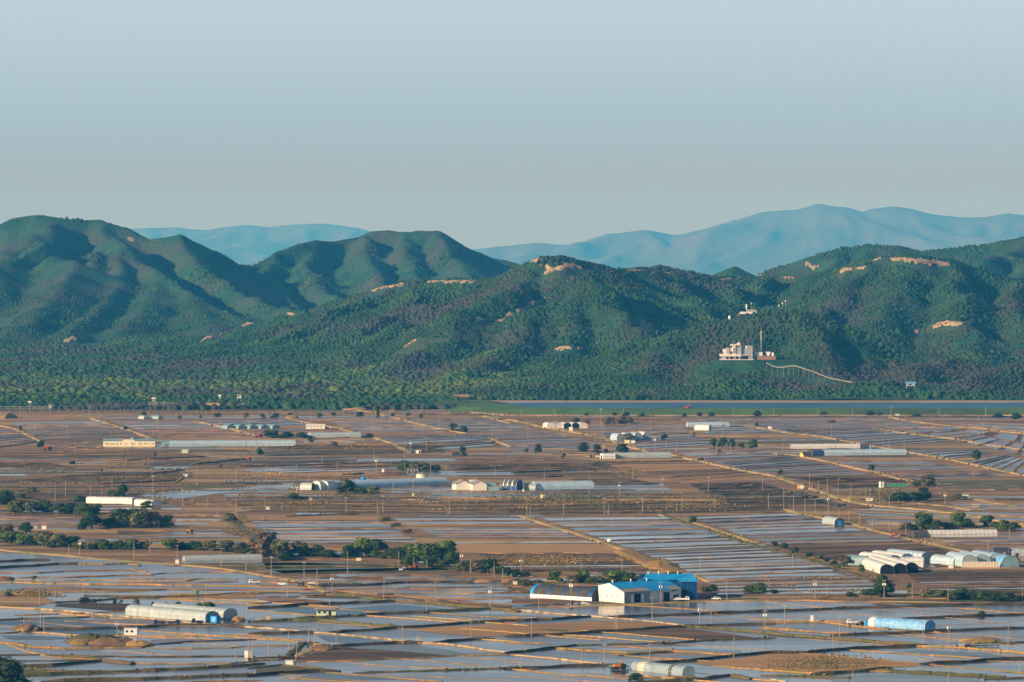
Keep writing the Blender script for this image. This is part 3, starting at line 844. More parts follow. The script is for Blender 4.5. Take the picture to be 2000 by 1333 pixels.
# the same farmland carries on to both sides of the view
fo = random.Random(5)
py_ = 813.0
while py_ < 1345:
    hgt = (py_-700)*.012+fo.uniform(1.0, 2.4)
    for xa, xb in ((-760, -70), (2050, 2760)):
        px_ = xa+fo.uniform(0, 40)
        while px_ < xb-60:
            wd = min(fo.uniform(70, 220), xb-px_)
            k = fo.choice('wmtswowmwmsekt' if py_ < 1000 else 'wwwwmwswtwo')
            pts = [(px_+2, py_), (px_+wd-2, py_), (px_+wd+hgt, py_+hgt*.8), (px_+hgt, py_+hgt*.8)]
            poly(KIND[k], pts, .025)
            m_, w_, h_ = KB[fo.choice('ddoDg')]
            bank_pts(m_, [G(pts[3][0]+wd*u/4, pts[3][1]+fo.uniform(-.3, .3)) for u in range(5)], w_, h_*fo.uniform(.5, 1.0), ds=12)
            px_ += wd
    py_ += hgt
# dirt roads
ROADS = [
 [(1018,1008),(1045,1018),(1090,1032),(1145,1049),(1180,1061),(1238,1081),(1290,1105),(1335,1118),(1392,1138)],
 [(1290,1006),(1320,1013),(1355,1022),(1400,1037),(1450,1052),(1480,1062)],
 [(1530,995),(1570,1005),(1610,1013),(1660,1022),(1690,1032),(1735,1043),(1775,1053),(1830,1064),(1900,1082)],
 [(990,820),(1040,829),(1062,836),(1110,843),(1140,848),(1200,863),(1240,876),(1270,884),(1320,890),(1345,897),(1400,909),(1450,920),(1505,929),(1545,941),(1570,951),(1600,960),(1635,972),(1670,982),(1710,989),(1760,993),(1820,998),(1880,1006),(1925,1013),(1975,1023),(2040,1034)],
 [(1455,832),(1500,840),(1545,847),(1600,853),(1680,867),(1735,877),(1780,885),(1850,897),(1910,910),(1960,921),(2040,936)],
 [(1728,813),(1760,820),(1800,826),(1850,832),(1920,838),(1980,846),(2040,850)],
 [(1510,886),(1565,892),(1615,902),(1680,917),(1720,925),(1750,935),(1790,942)],
 [(1708,838),(1770,847),(1830,854),(1880,860),(1930,870),(2040,884)],
 [(565,818),(595,825),(637,833),(672,839),(692,846)], [(732,855),(765,866),(802,886)], [(178,818),(205,826),(250,840),(296,857)],
 [(-40,824),(30,838),(58,852),(84,864)], [(382,824),(430,833),(452,838),(500,852)], [(686,801),(730,806),(765,815),(790,821),(838,834),(880,842),(915,848)],
 [(945,813),(975,822),(1000,828)], [(958,858),(985,868),(1000,874)], [(457,1016),(475,1032),(500,1052),(512,1062)],
 [(1740,990),(1790,984),(1860,990),(1900,998)], [(1908,976),(1950,985),(1990,990)],
 [(-60,1072),(0,1075),(90,1083),(150,1088),(200,1093),(250,1097),(290,1100),(325,1102),(375,1106),(437,1112),(500,1122)],
 [(500,1122),(550,1130),(590,1138),(612,1146),(640,1158)],
 [(618,1258),(630,1259),(608,1270),(582,1281),(540,1287),(500,1290)],
]
for r_ in ROADS:
    far_ = r_[0][1] < 900
    bank('r', r_, 5.4 if not far_ else 6.2, .5 if not far_ else .7)
    TUFT_LINES.append(([G(*p) for p in r_], 9.0, .1, 'g'))
bank('g', [(1300,1008),(1400,1042),(1480,1068),(1560,1088),(1640,1112),(1695,1132)], 4, .7)
bank('g', [(452,1014),(472,1034),(500,1056)], 8, .7)
bank('O', [(1230,1083),(1275,1104),(1310,1116)], 14, 1.2)

# the broad flooded foreground
poly('paddy_water', [(-80,1074),(330,1100),(520,1128),(640,1160),(1000,1140),(1030,1166),(1400,1174),(2080,1181),(2760,1185),(2760,1450),(-760,1450),(-760,1074)], .015)
zone((545,1128,990,1133,1000,1190,660,1158),1,'w','d')
poly('soil', [(640,1112),(880,1108),(1000,1126),(1020,1142),(830,1118)], .04)
tp(1,'green_water','60,190 900,215 1500,245 1500,275 1000,275 400,282 100,285',.07)
for s in ('c',):
    pass
T1 = [('D','0,192 200,181 340,180'),('D','0,240 250,226 450,210 600,208'),('O','590,207 800,213 1000,206 1040,213'),('d','0,277 300,279 600,263 850,262 1050,262 1100,265'),
 ('o','1080,262 1180,290 1300,281 1500,276'),('d','200,315 600,312 900,300 1150,300'),('o','100,330 400,342 800,336 1200,345 1450,345 1520,331'),('O','-60,348 0,350 300,362 700,370 1100,370 1300,378 1600,378 2000,385'),
 ('d','230,400 600,406 1000,415 1400,410 2000,415'),('o','0,426 400,421 900,425'),('g','700,460 1000,463 1300,465 1540,460 1800,440 2000,440'),('o','1300,478 1600,481 2000,500'),('o','1400,491 1700,508 2000,530'),
 ('g','450,510 700,500 900,481 1400,466'),('c','-60,545 100,552 250,560 500,575 800,605 1100,630 1400,660 1600,680 1750,688 2000,708'),('g','-60,652 200,638 430,632 600,628 700,622 800,628'),
 ('t','200,655 450,680 700,700'),('D','300,722 600,720 900,712 1200,700 1400,690 1750,685'),('o','-60,752 140,743 150,735'),('o','300,745 500,760 700,775 1000,770 1400,770 2000,765'),
 ('O','-60,818 130,836 260,860 500,870 800,866 1100,862 1150,850'),('o','1200,865 1500,869 1800,865 1870,858'),('t','1480,825 1700,840 1850,848'),('o','1070,775 1400,786 1700,800'),('e','1180,840 1500,815 2000,800'),
 ('o','100,850 200,890 320,918'),('e','-60,922 330,918 700,930 1200,935 1600,932 2000,930'),('t','1100,865 1230,932'),('t','1400,880 1530,932'),('G','550,930 700,940 800,965 980,985'),('e','-60,967 400,966 700,960'),
 ('D','140,1010 400,1005 600,985 760,970'),('o','980,985 1400,991 1800,986 2000,970'),('g','160,1020 350,1040 600,1050'),('G','170,1080 600,1063 1000,1050 1500,1030 1900,1006 2000,995'),
 ('G','380,1130 800,1116 1200,1106 1600,1090 2000,1075'),('o','1500,1131 2000,1120'),('t','200,690 600,700 900,705'),('d','560,660 800,675 1200,690'),('t','500,585 700,610 980,612'),('t','-60,690 300,715'),
 ('d','2000,448 1700,455 1560,462'),('t','350,1105 900,1090'),('D','1750,690 1900,700 2000,702'),('t','60,800 400,792 620,785')]
T2 = [('d','0,350 250,358 350,352'),('d','0,385 200,386 450,400'),('o','0,421 300,426 450,425'),('D','50,182 200,180 320,172'),('g','0,235 300,232 600,228 1100,238 1300,240'),('e','0,285 400,285 900,276 1300,275 1700,276'),  # the D strip here is a shadow, drawn as a dark bank
 ('d','150,321 500,320 900,305 1300,298 1380,298'),('d','400,346 700,345 1100,336 1450,328'),('D','480,386 800,378 960,370 1150,355 1550,350 1900,345'),('d','600,412 1000,405 1400,400 1900,386 2000,385'),
 ('o','640,440 1000,440 1400,440 1700,445 1900,440 2000,420'),('G','540,450 700,456 900,480 1100,500 1400,520 1600,540 1800,555 2000,575'),('d','0,470 250,468 450,460 550,450'),('o','0,500 200,516 450,530 600,545'),
 ('D','0,552 250,541 400,526 600,520 900,510 1100,500'),('o','400,540 700,566 1000,590'),('o','0,571 200,590 450,610'),('G','380,631 600,625 850,611 1000,600 1300,588 1600,572 1820,560'),('o','900,615 1200,636 1500,660 1620,668'),
 ('o','1400,590 1700,616 2000,635'),('d','1150,500 1600,490 2000,478'),('t','1250,500 1600,505 2000,520'),('G','0,661 250,650 500,651 700,670 900,690 1100,700'),('D','620,745 900,726 1100,710 1400,690 1700,668 2000,655'),
 ('c','0,708 300,731 600,756 900,786 1250,821 1450,831 1700,866 2000,908'),('D','0,755 200,752 430,745'),('o','0,776 250,800 350,800'),('d','0,850 250,848'),('D','1450,820 1600,806 1800,795'),('o','1800,800 2000,815'),
 ('D','660,850 900,836 1100,825 1240,825'),('D','0,955 150,950 300,948'),('o','300,975 700,966 1200,946 1600,925 2000,915'),('t','680,970 1000,1005 1300,1020 1500,1030'),('t','1150,950 1500,981 1700,1005'),
 ('t','1600,930 2000,970'),('g','0,1020 200,1000 400,1015 500,1030'),('g','820,1060 1100,1051 1500,1040 1900,1026 2000,1020'),('D','0,1080 200,1061 500,1046 600,1050'),('o','600,1060 900,1086 1200,1110 1400,1125'),
 ('o','250,1100 600,1121 800,1132'),('t','1000,1070 1400,1091 1700,1105 1950,1115'),('d','0,515 200,505 400,495'),('d','640,470 900,460 1300,462'),('G','270,915 370,830 440,830')]
T3 = [('d','0,515 250,521 400,546'),('o','0,560 300,548 500,545'),('r','400,546 700,532 1100,520 1500,502 1900,495 2000,490'),('o','900,530 1200,551 1500,570 1650,580'),('D','800,625 1200,611 1600,596 2000,578'),
 ('c','0,568 250,591 450,606 600,616 900,641 1150,666 1350,691'),('o','0,626 300,636'),('D','0,655 300,646 550,626'),('t','1250,620 1700,650'),('t','1600,600 2000,635'),('D','1350,696 1600,688 2000,680'),
 ('G','1350,696 1600,716 2000,750'),('D','0,775 300,766 700,740 1300,705'),('o','450,766 800,791 1100,815'),('g','1250,830 1450,811 1700,800 2000,790'),('t','1300,830 1600,856 2000,880'),
 ('g','280,870 500,846 800,838 1200,825'),('o','0,826 250,830'),('D','0,905 150,890 300,870'),('O','380,870 600,891 900,906 1100,900 1230,890'),('O','1230,890 1450,901 1600,915 1750,920'),('g','900,921 1200,900'),
 ('o','850,851 1050,870 1200,880'),('o','950,931 1150,951 1300,960'),('c','0,920 300,946 550,976 800,1000'),('D','0,1030 400,1011 800,1000'),('t','0,976 200,985'),('o','50,1036 300,1066 900,1105'),
 ('D','1100,985 1400,966 1700,930 2000,905'),('o','1000,1100 1400,1090'),('G','1100,1130 1500,1110 1700,1080 1820,1100'),('o','1820,1100 2000,1120'),('e','100,535 300,528 420,520'),('t','0,590 200,600'),('t','0,1090 400,1110 700,1130')]
T4 = [('d','0,484 400,486 900,481'),('D','0,581 300,570 600,556 1000,545 1300,536 2000,520'),('t','0,505 400,545'),('t','300,490 700,530'),('t','800,560 1200,586 1600,610'),('t','450,580 800,610 1100,630'),
 ('D','1100,636 1500,622 2000,605'),('t','1050,545 1500,580 1700,600'),('O','0,671 200,666 450,666 700,700 900,716'),('d','900,716 1100,728 1300,740'),('O','0,713 300,736 650,755'),('D','550,766 900,756 1250,741 1600,725 2000,710'),
 ('G','0,750 200,771 400,786 600,801 900,826 1180,840'),('t','1100,760 1400,791 1700,810 1950,830'),('t','1300,745 1700,766 2000,800'),('O','1180,852 1500,861 1700,880 2000,905'),('g','1540,848 1700,836 2000,822'),
 ('D','0,905 300,900 600,876 900,861 1180,850'),('o','700,885 1000,906 1500,935 1700,950'),('D','1250,990 1500,981 1750,960 2000,950'),('o','300,910 700,946 1250,990'),('O','0,1041 400,1068'),('G','400,1070 700,1050 900,1030'),
 ('G','900,1041 1100,1056 1500,1080 1800,1090'),('o','1350,1005 1700,1036 2000,1060'),('g','0,1081 300,1086 600,1100'),('g','1750,1110 2000,1100'),('c','0,1111 150,1130'),('t','0,545 300,560 500,562'),('t','600,500 1000,520')]
for ti, T in enumerate((T1, T2, T3, T4)):
    for k, s in T: tl(ti, k, s)
lr = random.Random(21)
for i in range(46):                 # thin dividing bunds between neighbouring paddies
    x0 = lr.uniform(-40, 1900); y0 = 1186+ (i/46)*140+lr.uniform(-4, 4); ln = lr.uniform(90, 300); sl = lr.choice((.085, .085, .07, -.035, .02))
    bank(lr.choice('tto'), [(x0, y0), (x0+ln/2, y0+sl*ln/2), (x0+ln, y0+sl*ln)])
for i in range(14):
    x0 = lr.uniform(-40, 420); y0 = 1086+i*6.5; ln = lr.uniform(90, 240)
    bank(lr.choice('tdo'), [(x0, y0), (x0+ln/2, y0), (x0+ln, y0+lr.uniform(-2, 2))])
# fields inside the flooded foreground
tp(0,'dark_soil','450,520 800,515 1100,522 1020,570 950,580 700,560 430,540',.09)
tp(0,'soil','180,395 500,385 900,400 1300,405 1000,412 400,408',.09)
tp(0,'soil','1300,440 1600,430 2000,445 2000,480 1700,480 1300,475',.08)
tp(0,'soil','0,430 250,440 450,500 300,540 0,545',.08)
tp(0,'olive_field','1520,180 2000,215 2000,280 1750,248 1500,222 1300,205',.08)
tp(0,'wet_mud','700,640 1150,640 1500,660 1350,690 1000,700 750,680',.08)
tp(0,'wet_mud','1180,800 1600,790 2000,800 1500,815 1180,838',.08)
tp(0,'tan_soil','1250,665 1750,690 1600,700 1180,700',.1)
tp(0,'olive_field','180,1035 600,1050 1000,1048 600,1062 200,1078',.08)
tp(1,'tan_soil','1250,712 1500,696 1700,690 1830,681 2000,671 2000,772 1750,778 1500,757 1300,737',.09)
tp(1,'dark_soil','300,962 450,900 620,852 800,870 1200,900 1500,925 1250,937 900,952 600,966',.09)
tp(1,'green_water','800,850 1200,840 1500,880 1650,915 1500,925 1200,898 850,868',.1)
tp(1,'olive_field','0,1020 300,1010 600,1040 200,1058 0,1068',.08)
tp(1,'soil','700,150 1100,150 1200,200 900,205 600,190',.1)
tp(1,'soil','0,480 300,475 560,500 400,525 200,515',.08)
tp(2,'tan_soil','0,690 300,672 700,652 1000,662 1300,687 1200,702 800,737 400,752 0,772',.09)
tp(2,'olive_field','200,712 420,724 450,740 300,735',.1)
tp(2,'dark_soil','800,742 1300,707 1600,742 1950,792 1500,802 1150,772',.1)
tp(2,'tan_soil','1400,982 1600,962 1800,942 2000,912 2000,1032 1800,1012 1500,1002',.09)
tp(2,'soil','0,480 500,480 600,500 400,520 0,512',.08)
tp(2,'olive_field','550,500 900,505 1300,500 1900,470 1950,492 1000,522 640,525',.08)
tp(2,'soil','400,880 700,880 1100,905 900,915 600,900',.09)
tp(3,'olive_field','850,486 1500,490 2000,522 1400,532 900,514',.09)
tp(3,'tan_soil','0,912 300,912 900,962 1250,987 1100,1012 800,1032 400,1067 0,1042',.09)
tp(3,'green_water','500,1092 1000,1062 1500,1092 1700,1132 500,1132',.09)
tp(3,'green_water','1100,1040 1500,1000 2000,1000 2000,1050 1500,1075',.08)
tp(3,'olive_field','0,745 200,755 500,790 300,785 0,772',.08)
tp(3,'green_water','1100,490 1600,500 1800,512 1400,508',.1)
tp(0,'rippled_water','0,662 200,655 450,682 640,706 300,700 0,680',.06)
tp(0,'rippled_water','230,652 600,636 780,660 960,684 700,702 450,678',.06)
tp(0,'rippled_water','380,728 900,716 940,764 700,770 500,752',.06)
tp(0,'rippled_water','0,765 450,775 560,790 420,800 100,803',.06)
tp(1,'rippled_water','100,575 400,545 900,575 1050,592 850,605 450,606',.06)
tp(1,'rippled_water','650,560 1100,522 1500,560 1250,585 900,585',.06)
tp(1,'rippled_water','480,770 800,782 1050,818 800,832 560,815',.06)
tp(2,'rippled_water','0,525 180,525 330,545 0,556',.06)
tp(1,'rippled_water','480,1062 850,1085 1100,1110 700,1118 300,1100',.06)
tp(3,'rippled_water','900,905 1180,880 1700,900 1950,945 1500,930',.06)
# mounds
def mound(px, py, w, dpt, h, m):
    x, y = G(px, py); V = []; n = 14
    for j, (q, z) in enumerate(((1, -.1), (.8, .45), (.5, .85), (.2, 1.0))):
        for i in range(n):
            a = 2*math.pi*i/n; u = q*random.uniform(.88, 1.12)
            V.append((x+math.cos(a)*w/2*u, y+math.sin(a)*dpt/2*u, h*z*random.uniform(.85, 1.1)))
    Fc = [(j*n+i, j*n+(i+1) % n, (j+1)*n+(i+1) % n, (j+1)*n+i) for j in range(3) for i in range(n)]+[tuple(range(3*n, 4*n))]
    s = BANKS.setdefault(m, ([], [])); n0 = len(s[0]); s[0].extend(V); s[1].extend([tuple(a+n0 for a in f) for f in Fc])
for a in ((182,1253,26,30,3.2,'bank_green'),(215,1257,22,24,2.2,'bank_brown'),(160,1257,12,14,1.8,'bank_orange'),(270,1259,14,18,1.6,'bank_orange'),(55,1230,12,20,2.4,'bank_brown'),(42,1229,8,10,1.8,'bank_green'),
          (8,1132,12,14,1.6,'bank_brown'),(465,1213,7,9,2.0,'tan_soil'),(630,1268,12,26,1.6,'bank_brown'),(945,1137,12,10,1.2,'bank_brown'),(997,1137,10,12,1.6,'bank_brown'),
          (1915,1252,20,22,1.4,'bank_orange'),(8,817,26,40,5,'tan_soil'),(1290,1106,22,60,2.2,'bank_orange'),(1185,873,14,20,1.4,'bank_orange'),
          (570,817,14,20,2.5,'tan_soil'),(695,801,26,30,2.0,'tan_soil'),(760,927,26,30,1.6,'dark_soil')):
    mound(*a)
# river, far shore, levee
poly('river_water', [(925,789.5),(975,786.6),(1100,786.0),(2800,786.6),(2800,801),(1000,801),(950,795)], .06)
poly('sand', [(880,783.2),(1000,783.0),(2800,783.6),(2800,787.2),(1100,786.6),(975,787.2),(925,790.2),(900,788)], .09)
bank_pts('levee_grass', [G(*p) for p in ((896,787),(915,794),(945,800),(985,804.5),(1050,806.2),(1150,806.6),(1500,806.8),(2800,807.4))], 84, 3.9, z=-.05, ds=25, rough=.03)
bank_pts('sand', [G(*p) for p in ((880,801),(940,808),(990,812),(1100,813),(1500,813),(2800,813))], 9, .8, ds=12, rough=.4)
bank_pts('bank_dark', [G(*p) for p in ((1300,815),(1500,815.5),(1800,815),(2800,815))], 12, .9, ds=12, rough=.4)

for k, (v, f) in SHEETS.items():
    o = link({'paddy_water': 'paddy_water', 'river_water': 'river', 'green_water': 'algae_paddy', 'rippled_water': 'rippled_paddy'}.get(k, k+'_field' if 'field' not in k else k), np_mesh(k, v, f), k)
    setting(o)
for k, (v, f) in BANKS.items():
    nm = {'dirt_road': 'dirt_road', 'levee_grass': 'levee', 'concrete_pale': 'canal_edge', 'tan_soil': 'earth_heap', 'dark_soil': 'earth_heap', 'sand': 'shore_path'}.get(k, 'field_bank')
    setting(link(nm, np_mesh(k+'_bank', v, f), k))

# rough grass and weeds on banks and waste ground
def tufts(name, pts, m, label):
    V = []; Fc = []
    for x, y, z, s in pts:
        n = 3
        for j in range(n):
            a = random.uniform(0, 3.14); dx, dy = math.cos(a)*s*.7, math.sin(a)*s*.7
            hh = s*random.uniform(.5, 1.1); ex, ey = random.uniform(-.3, .3)*s, random.uniform(-.3, .3)*s
            q = len(V)
            V += [(x-dx, y-dy, z-.05), (x+dx, y+dy, z-.05), (x+dx*.6+ex, y+dy*.6+ey, z+hh), (x-dx*.7+ex, y-dy*.7+ey, z+hh*.8)]
            Fc.append((q, q+1, q+2, q+3))
    setting(link(name, np_mesh(name, V, Fc), m), 'stuff', label, 'grass')
TG = []; TD = []
for gp, w, h, k in TUFT_LINES:
    for (x0, y0), (x1, y1) in zip(gp[:-1], gp[1:]):
        L = math.hypot(x1-x0, y1-y0)
        for i in range(int(L/(1.6 if k in 'gG' else 2.6))):
            t = random.random(); s = random.uniform(.35, .9)*(1 if y0 < 3200 else 1.4)
            x = x0+(x1-x0)*t; y = y0+(y1-y0)*t
            if vnoise(x/14, y/14, 5) < .45: continue
            (TG if (k in 'gG' and random.random() < .65) else TD).append((x+random.uniform(-.5, .5)*w, y+random.uniform(-.5, .5)*w, h*.5, s))
for (x0, x1, y0, y1, n, s0) in ((430,1540,960,1005,5200,1.3),(0,500,880,985,2600,1.2),(500,900,862,890,700,1.2),(480,760,925,940,300,1.2),(900,1250,1082,1112,900,1.1),(1640,1860,945,990,900,1.1),(1220,1300,1085,1115,500,1.2),
                            (0,1000,800,812,500,1.8),(880,1010,800,812,700,1.6),(1000,2000,812,816,900,1.6),(1500,1780,1125,1160,500,1.),(1000,1300,1138,1146,500,1.1),(1150,1260,905,940,500,1.1),(0,120,1150,1185,500,.9),(1500,1720,1275,1315,500,.7),
                            (130,250,1235,1262,300,.8),(440,520,1010,1065,700,1.)):
    for i in range(n):
      for j in range(3):
        x, y = G(random.triangular(x0-(x1-x0)*.1, x1+(x1-x0)*.1), random.triangular(y0, y1))
        if vnoise(x/40, y/22, 91) < .58+random.uniform(-.06, .06): continue
        (TD if random.random() < .8 else TG).append((x, y, .05, s0*random.uniform(.22, .7)))
mat('green_grass', (.075, .09, .028), (.12, .12, .04), scale=.1, isl=.35)
tufts('dry_grass', TD, 'dry_grass', 'dry yellow grass and reeds on the field banks')
tufts('green_grass', TG, 'green_grass', 'short green weeds on the banks between paddies')

# ================================================================== THINGS
# ---- materials of built things
mat('white_wall', (.78, .74, .66), (.62, .57, .48), scale=.5, coord='O', c3=(.7, .66, .58), rough=.7)
mat('white_paint', (.75, .74, .70), rough=.5, spec=.4)
mat('cream_wall', (.72, .66, .45), (.6, .54, .36), scale=.3, coord='O')
mat('grey_cladding', (.34, .35, .36), (.26, .27, .28), scale=.5, coord='O')
mat('grey_roof', (.30, .27, .24), (.2, .19, .18), scale=.6, coord='O')
mat('pale_green', (.52, .62, .46), (.42, .5, .38), scale=.8, coord='O')
mat('blue_roof', (.005, .30, .62), (.008, .24, .52), scale=.25, coord='O', rough=.45, spec=.4)
mat('navy_wall', (.008, .07, .22), (.006, .05, .17), scale=.3, coord='O', rough=.5)
mat('bright_blue', (.01, .28, .70), rough=.5)
mat('dark_opening', (.008, .008, .012), rough=.8)
mat('film_grey', (.40, .45, .44), (.30, .36, .36), scale=.35, coord='O', rough=.38, spec=.5, bump=.05, bscale=1.5)
mat('film_white', (.66, .66, .60), (.5, .52, .5), scale=.35, coord='O', rough=.45, spec=.4, bump=.05, bscale=1.5)
mat('film_pale_blue', (.30, .44, .52), (.42, .54, .6), scale=.3, coord='O', rough=.33, spec=.5, bump=.05, bscale=1.5)
mat('film_blue', (.06, .30, .62), (.25, .48, .68), scale=.6, coord='O', rough=.33, spec=.5)
mat('film_teal', (.13, .25, .28), (.20, .32, .35), scale=.2, coord='O', rough=.4, spec=.5)
mat('film_clear', (.40, .52, .55), (.28, .38, .4), scale=.5, coord='O', rough=.3, spec=.5, alpha=.62)
mat('shade_net', (.075, .065, .06), (.045, .045, .05), scale=.4, coord='O', rough=.9)
mat('beige_net', (.58, .50, .38), (.48, .42, .32), scale=.5, coord='O', rough=.8)
mat('steel', (.42, .42, .40), rough=.5, metal=.3)
mat('concrete', (.42, .39, .34), (.34, .31, .27), scale=.8, coord='O')
mat('concrete_white', (.72, .66, .58), (.62, .56, .5), scale=.2, coord='O')
mat('brick_red', (.30, .17, .11), (.22, .13, .09), scale=.5, coord='O')
mat('wood_old', (.36, .30, .23), (.28, .23, .17), scale=1, coord='O')
mat('tan_wall', (.62, .38, .16), (.5, .3, .13), scale=.3, coord='O')
mat('rubber', (.02, .02, .02), rough=.8)
mat('glass_dark', (.02, .03, .04), rough=.15, spec=.6)
mat('red_paint', (.55, .05, .02), rough=.5)
mat('orange_paint', (.65, .20, .02), rough=.5)
mat('yellow_paint', (.75, .55, .03), rough=.5)
mat('navy_paint', (.01, .03, .12), rough=.4)
mat('green_paint', (.03, .22, .14), rough=.5)
mat('bark', (.11, .085, .06), (.07, .055, .04), scale=2, coord='O')
mat('crown_green', (.030, .055, .010), (.062, .092, .016), scale=.6, coord='O', isl=.45, rough=.8)
mat('crown_dark', (.016, .034, .010), (.032, .055, .014), scale=.6, coord='O', isl=.45, rough=.8)
mat('crown_olive', (.075, .088, .026), (.11, .11, .036), scale=.6, coord='O', isl=.4, rough=.8)
mat('crown_brown', (.085, .06, .038), (.12, .09, .05), scale=.6, coord='O', isl=.4, rough=.8)
mat('crown_bright', (.050, .092, .012), (.09, .13, .018), scale=.6, coord='O', isl=.4, rough=.8)

USED = []
# ---- curved tunnels and greenhouses
def arch_profile(w, h, side, n=12, jit=0):
    pr = [(-w/2, 0), (-w/2, side)]
    for i in range(1, n):
        a = math.pi*(1-i/n)
        pr.append((w/2*math.cos(a), side+(h-side)*math.sin(a)**.85))
    return pr+[(w/2, side), (w/2, 0)]
def tunnel(name, A, B, w, h, cover, label, cat='greenhouse', group=None, side=1.3, ribs=10, end='film_grey', doorm=None, near='B', bands=None, skirt=None, gable=False, back=True, offs=0.0, seed=0, ribm='steel'):
    """A, B: photo points on the camera-side foot of the long wall"""
    rr = random.Random(int(A[0]*7+A[1]+seed))
    a = Vector(G(*A)); b = Vector(G(*B)); d = b-a; L = d.length; u = d/L
    nrm = Vector((-u.y, u.x))
    if nrm.y < 0: nrm = -nrm
    c = (a+b)/2+nrm*(w/2+offs)
    rz = math.atan2(u.y, u.x)
    if (Vector((-math.sin(rz), math.cos(rz)))).dot(nrm) < 0: rz += math.pi
    o = root(name, c.x, c.y, 0.04, rz)
    tag(o, label, cat, group)
    def prof(k=1.0):
        if gable: return [(-w/2, 0), (-w/2, side), (-w*.25, (side+h)/2*k+.1), (0, h*k), (w*.25, (side+h)/2*k+.1), (w/2, side), (w/2, 0)]
        return [(y, z*k) for y, z in arch_profile(w, h, side)]
    n = max(4, int(L/3))
    secs = [(-L/2+L*i/n, prof(1+rr.uniform(-.018, .018))) for i in range(n+1)]
    if bands:                      # (start, end, material) along the length, 0..1
        edges = sorted(bands)
        for s0, s1, m in edges:
            sub = [(x, p) for x, p in secs if s0-1e-6 <= (x+L/2)/L <= s1+1e-6]
            sub = [(-L/2+L*s0, prof())]+[q for q in sub if -L/2+L*s0+.3 < q[0] < -L/2+L*s1-.3]+[(-L/2+L*s1, prof())]
            MB().sheet(sub).build('cover', m, o, True)
    else:
        MB().sheet(secs).build('cover', cover, o, True)
    if skirt:
        MB().box(-L/2+.1, L/2-.1, -w/2-.06, -w/2+.02, .05, side*.92).build('side_panel', skirt, o)
    if ribs:
        m = MB(); P0 = arch_profile(w+.16, h+.1, side, 10) if not gable else [(y*1.01, z+.08) for y, z in prof()]
        for i in range(ribs+1):
            x = -L/2+L*i/ribs
            for (y0, z0), (y1, z1) in zip(P0[:-1], P0[1:]):
                m.quad((x-.09, y0, z0), (x+.09, y0, z0), (x+.09, y1, z1), (x-.09, y1, z1))
        m.tube((-L/2, -w/2-.1, side), (L/2, -w/2-.1, side), .07, n=4)
        m.build('hoop_frame', ribm, o)
    for x, k in ((-L/2, 0), (L/2, 1)):
        pr = prof()
        mb_ = MB(); e = x+(.04 if k == 0 else -.04)
        mb_.quad(*[(e, y, z) for y, z in pr])
        mb_.build('end_wall', end, o)
        if doorm:
            s = -1 if k == 0 else 1
            MB().box(min(e, e+s*.12), max(e, e+s*.12), -w*.2, w*.2, .05, min(2.6, h*.62)).build('door', doorm, o)
    return o

# ---- plain boxy huts
def hut(name, px, py, wpx, h, depth, wall, roof, label, cat='hut', rz=0.0, kind='flat', over=.25, door=None, wins=0, group=None, rise=.9):
    x, y = G(px, py); w = wpx*y/F
    o = root(name, x, y+depth/2, 0.04, rz); tag(o, label, cat, group)
    wl = MB().box(-w/2, w/2, -depth/2, depth/2, 0, h).build('wall', wall, o)
    if kind == 'flat':
        MB().box(-w/2-over, w/2+over, -depth/2-over, depth/2+over, h, h+.14).build('roof', roof, o)
    elif kind == 'gable':
        MB().prism([(-depth/2-over, h-.05), (0, h+rise), (depth/2+over, h-.05), (depth/2+over, h+.08), (0, h+rise+.14), (-depth/2-over, h+.08)], -w/2-over, w/2+over).build('roof', roof, o)
        MB().prism([(-depth/2, h), (0, h+rise-.06), (depth/2, h)], -w/2+.01, w/2-.01).build('gable', wall, o)
    elif kind == 'hip':
        m = MB(); W, D = w/2+over, depth/2+over
        m.v = [(-W, -D, h), (W, -D, h), (W, D, h), (-W, D, h), (-W*.5, 0, h+rise), (W*.5, 0, h+rise)]
        m.f = [(0, 1, 5, 4), (1, 2, 5), (2, 3, 4, 5), (3, 0, 4), (3, 2, 1, 0)]
        m.build('roof', roof, o)
    if door: MB().box(w*.12, w*.12+min(1.2, w*.3), -depth/2-.05, -depth/2+.02, .05, min(2.0, h*.8)).build('door', door, wl)
    for i in range(wins):
        x0 = -w/2+w*(i+.3)/(wins+.6)
        MB().box(x0, x0+min(1.1, w*.5/wins), -depth/2-.04, -depth/2+.02, h*.45, h*.75).build('window', 'glass_dark', wl)
    return o

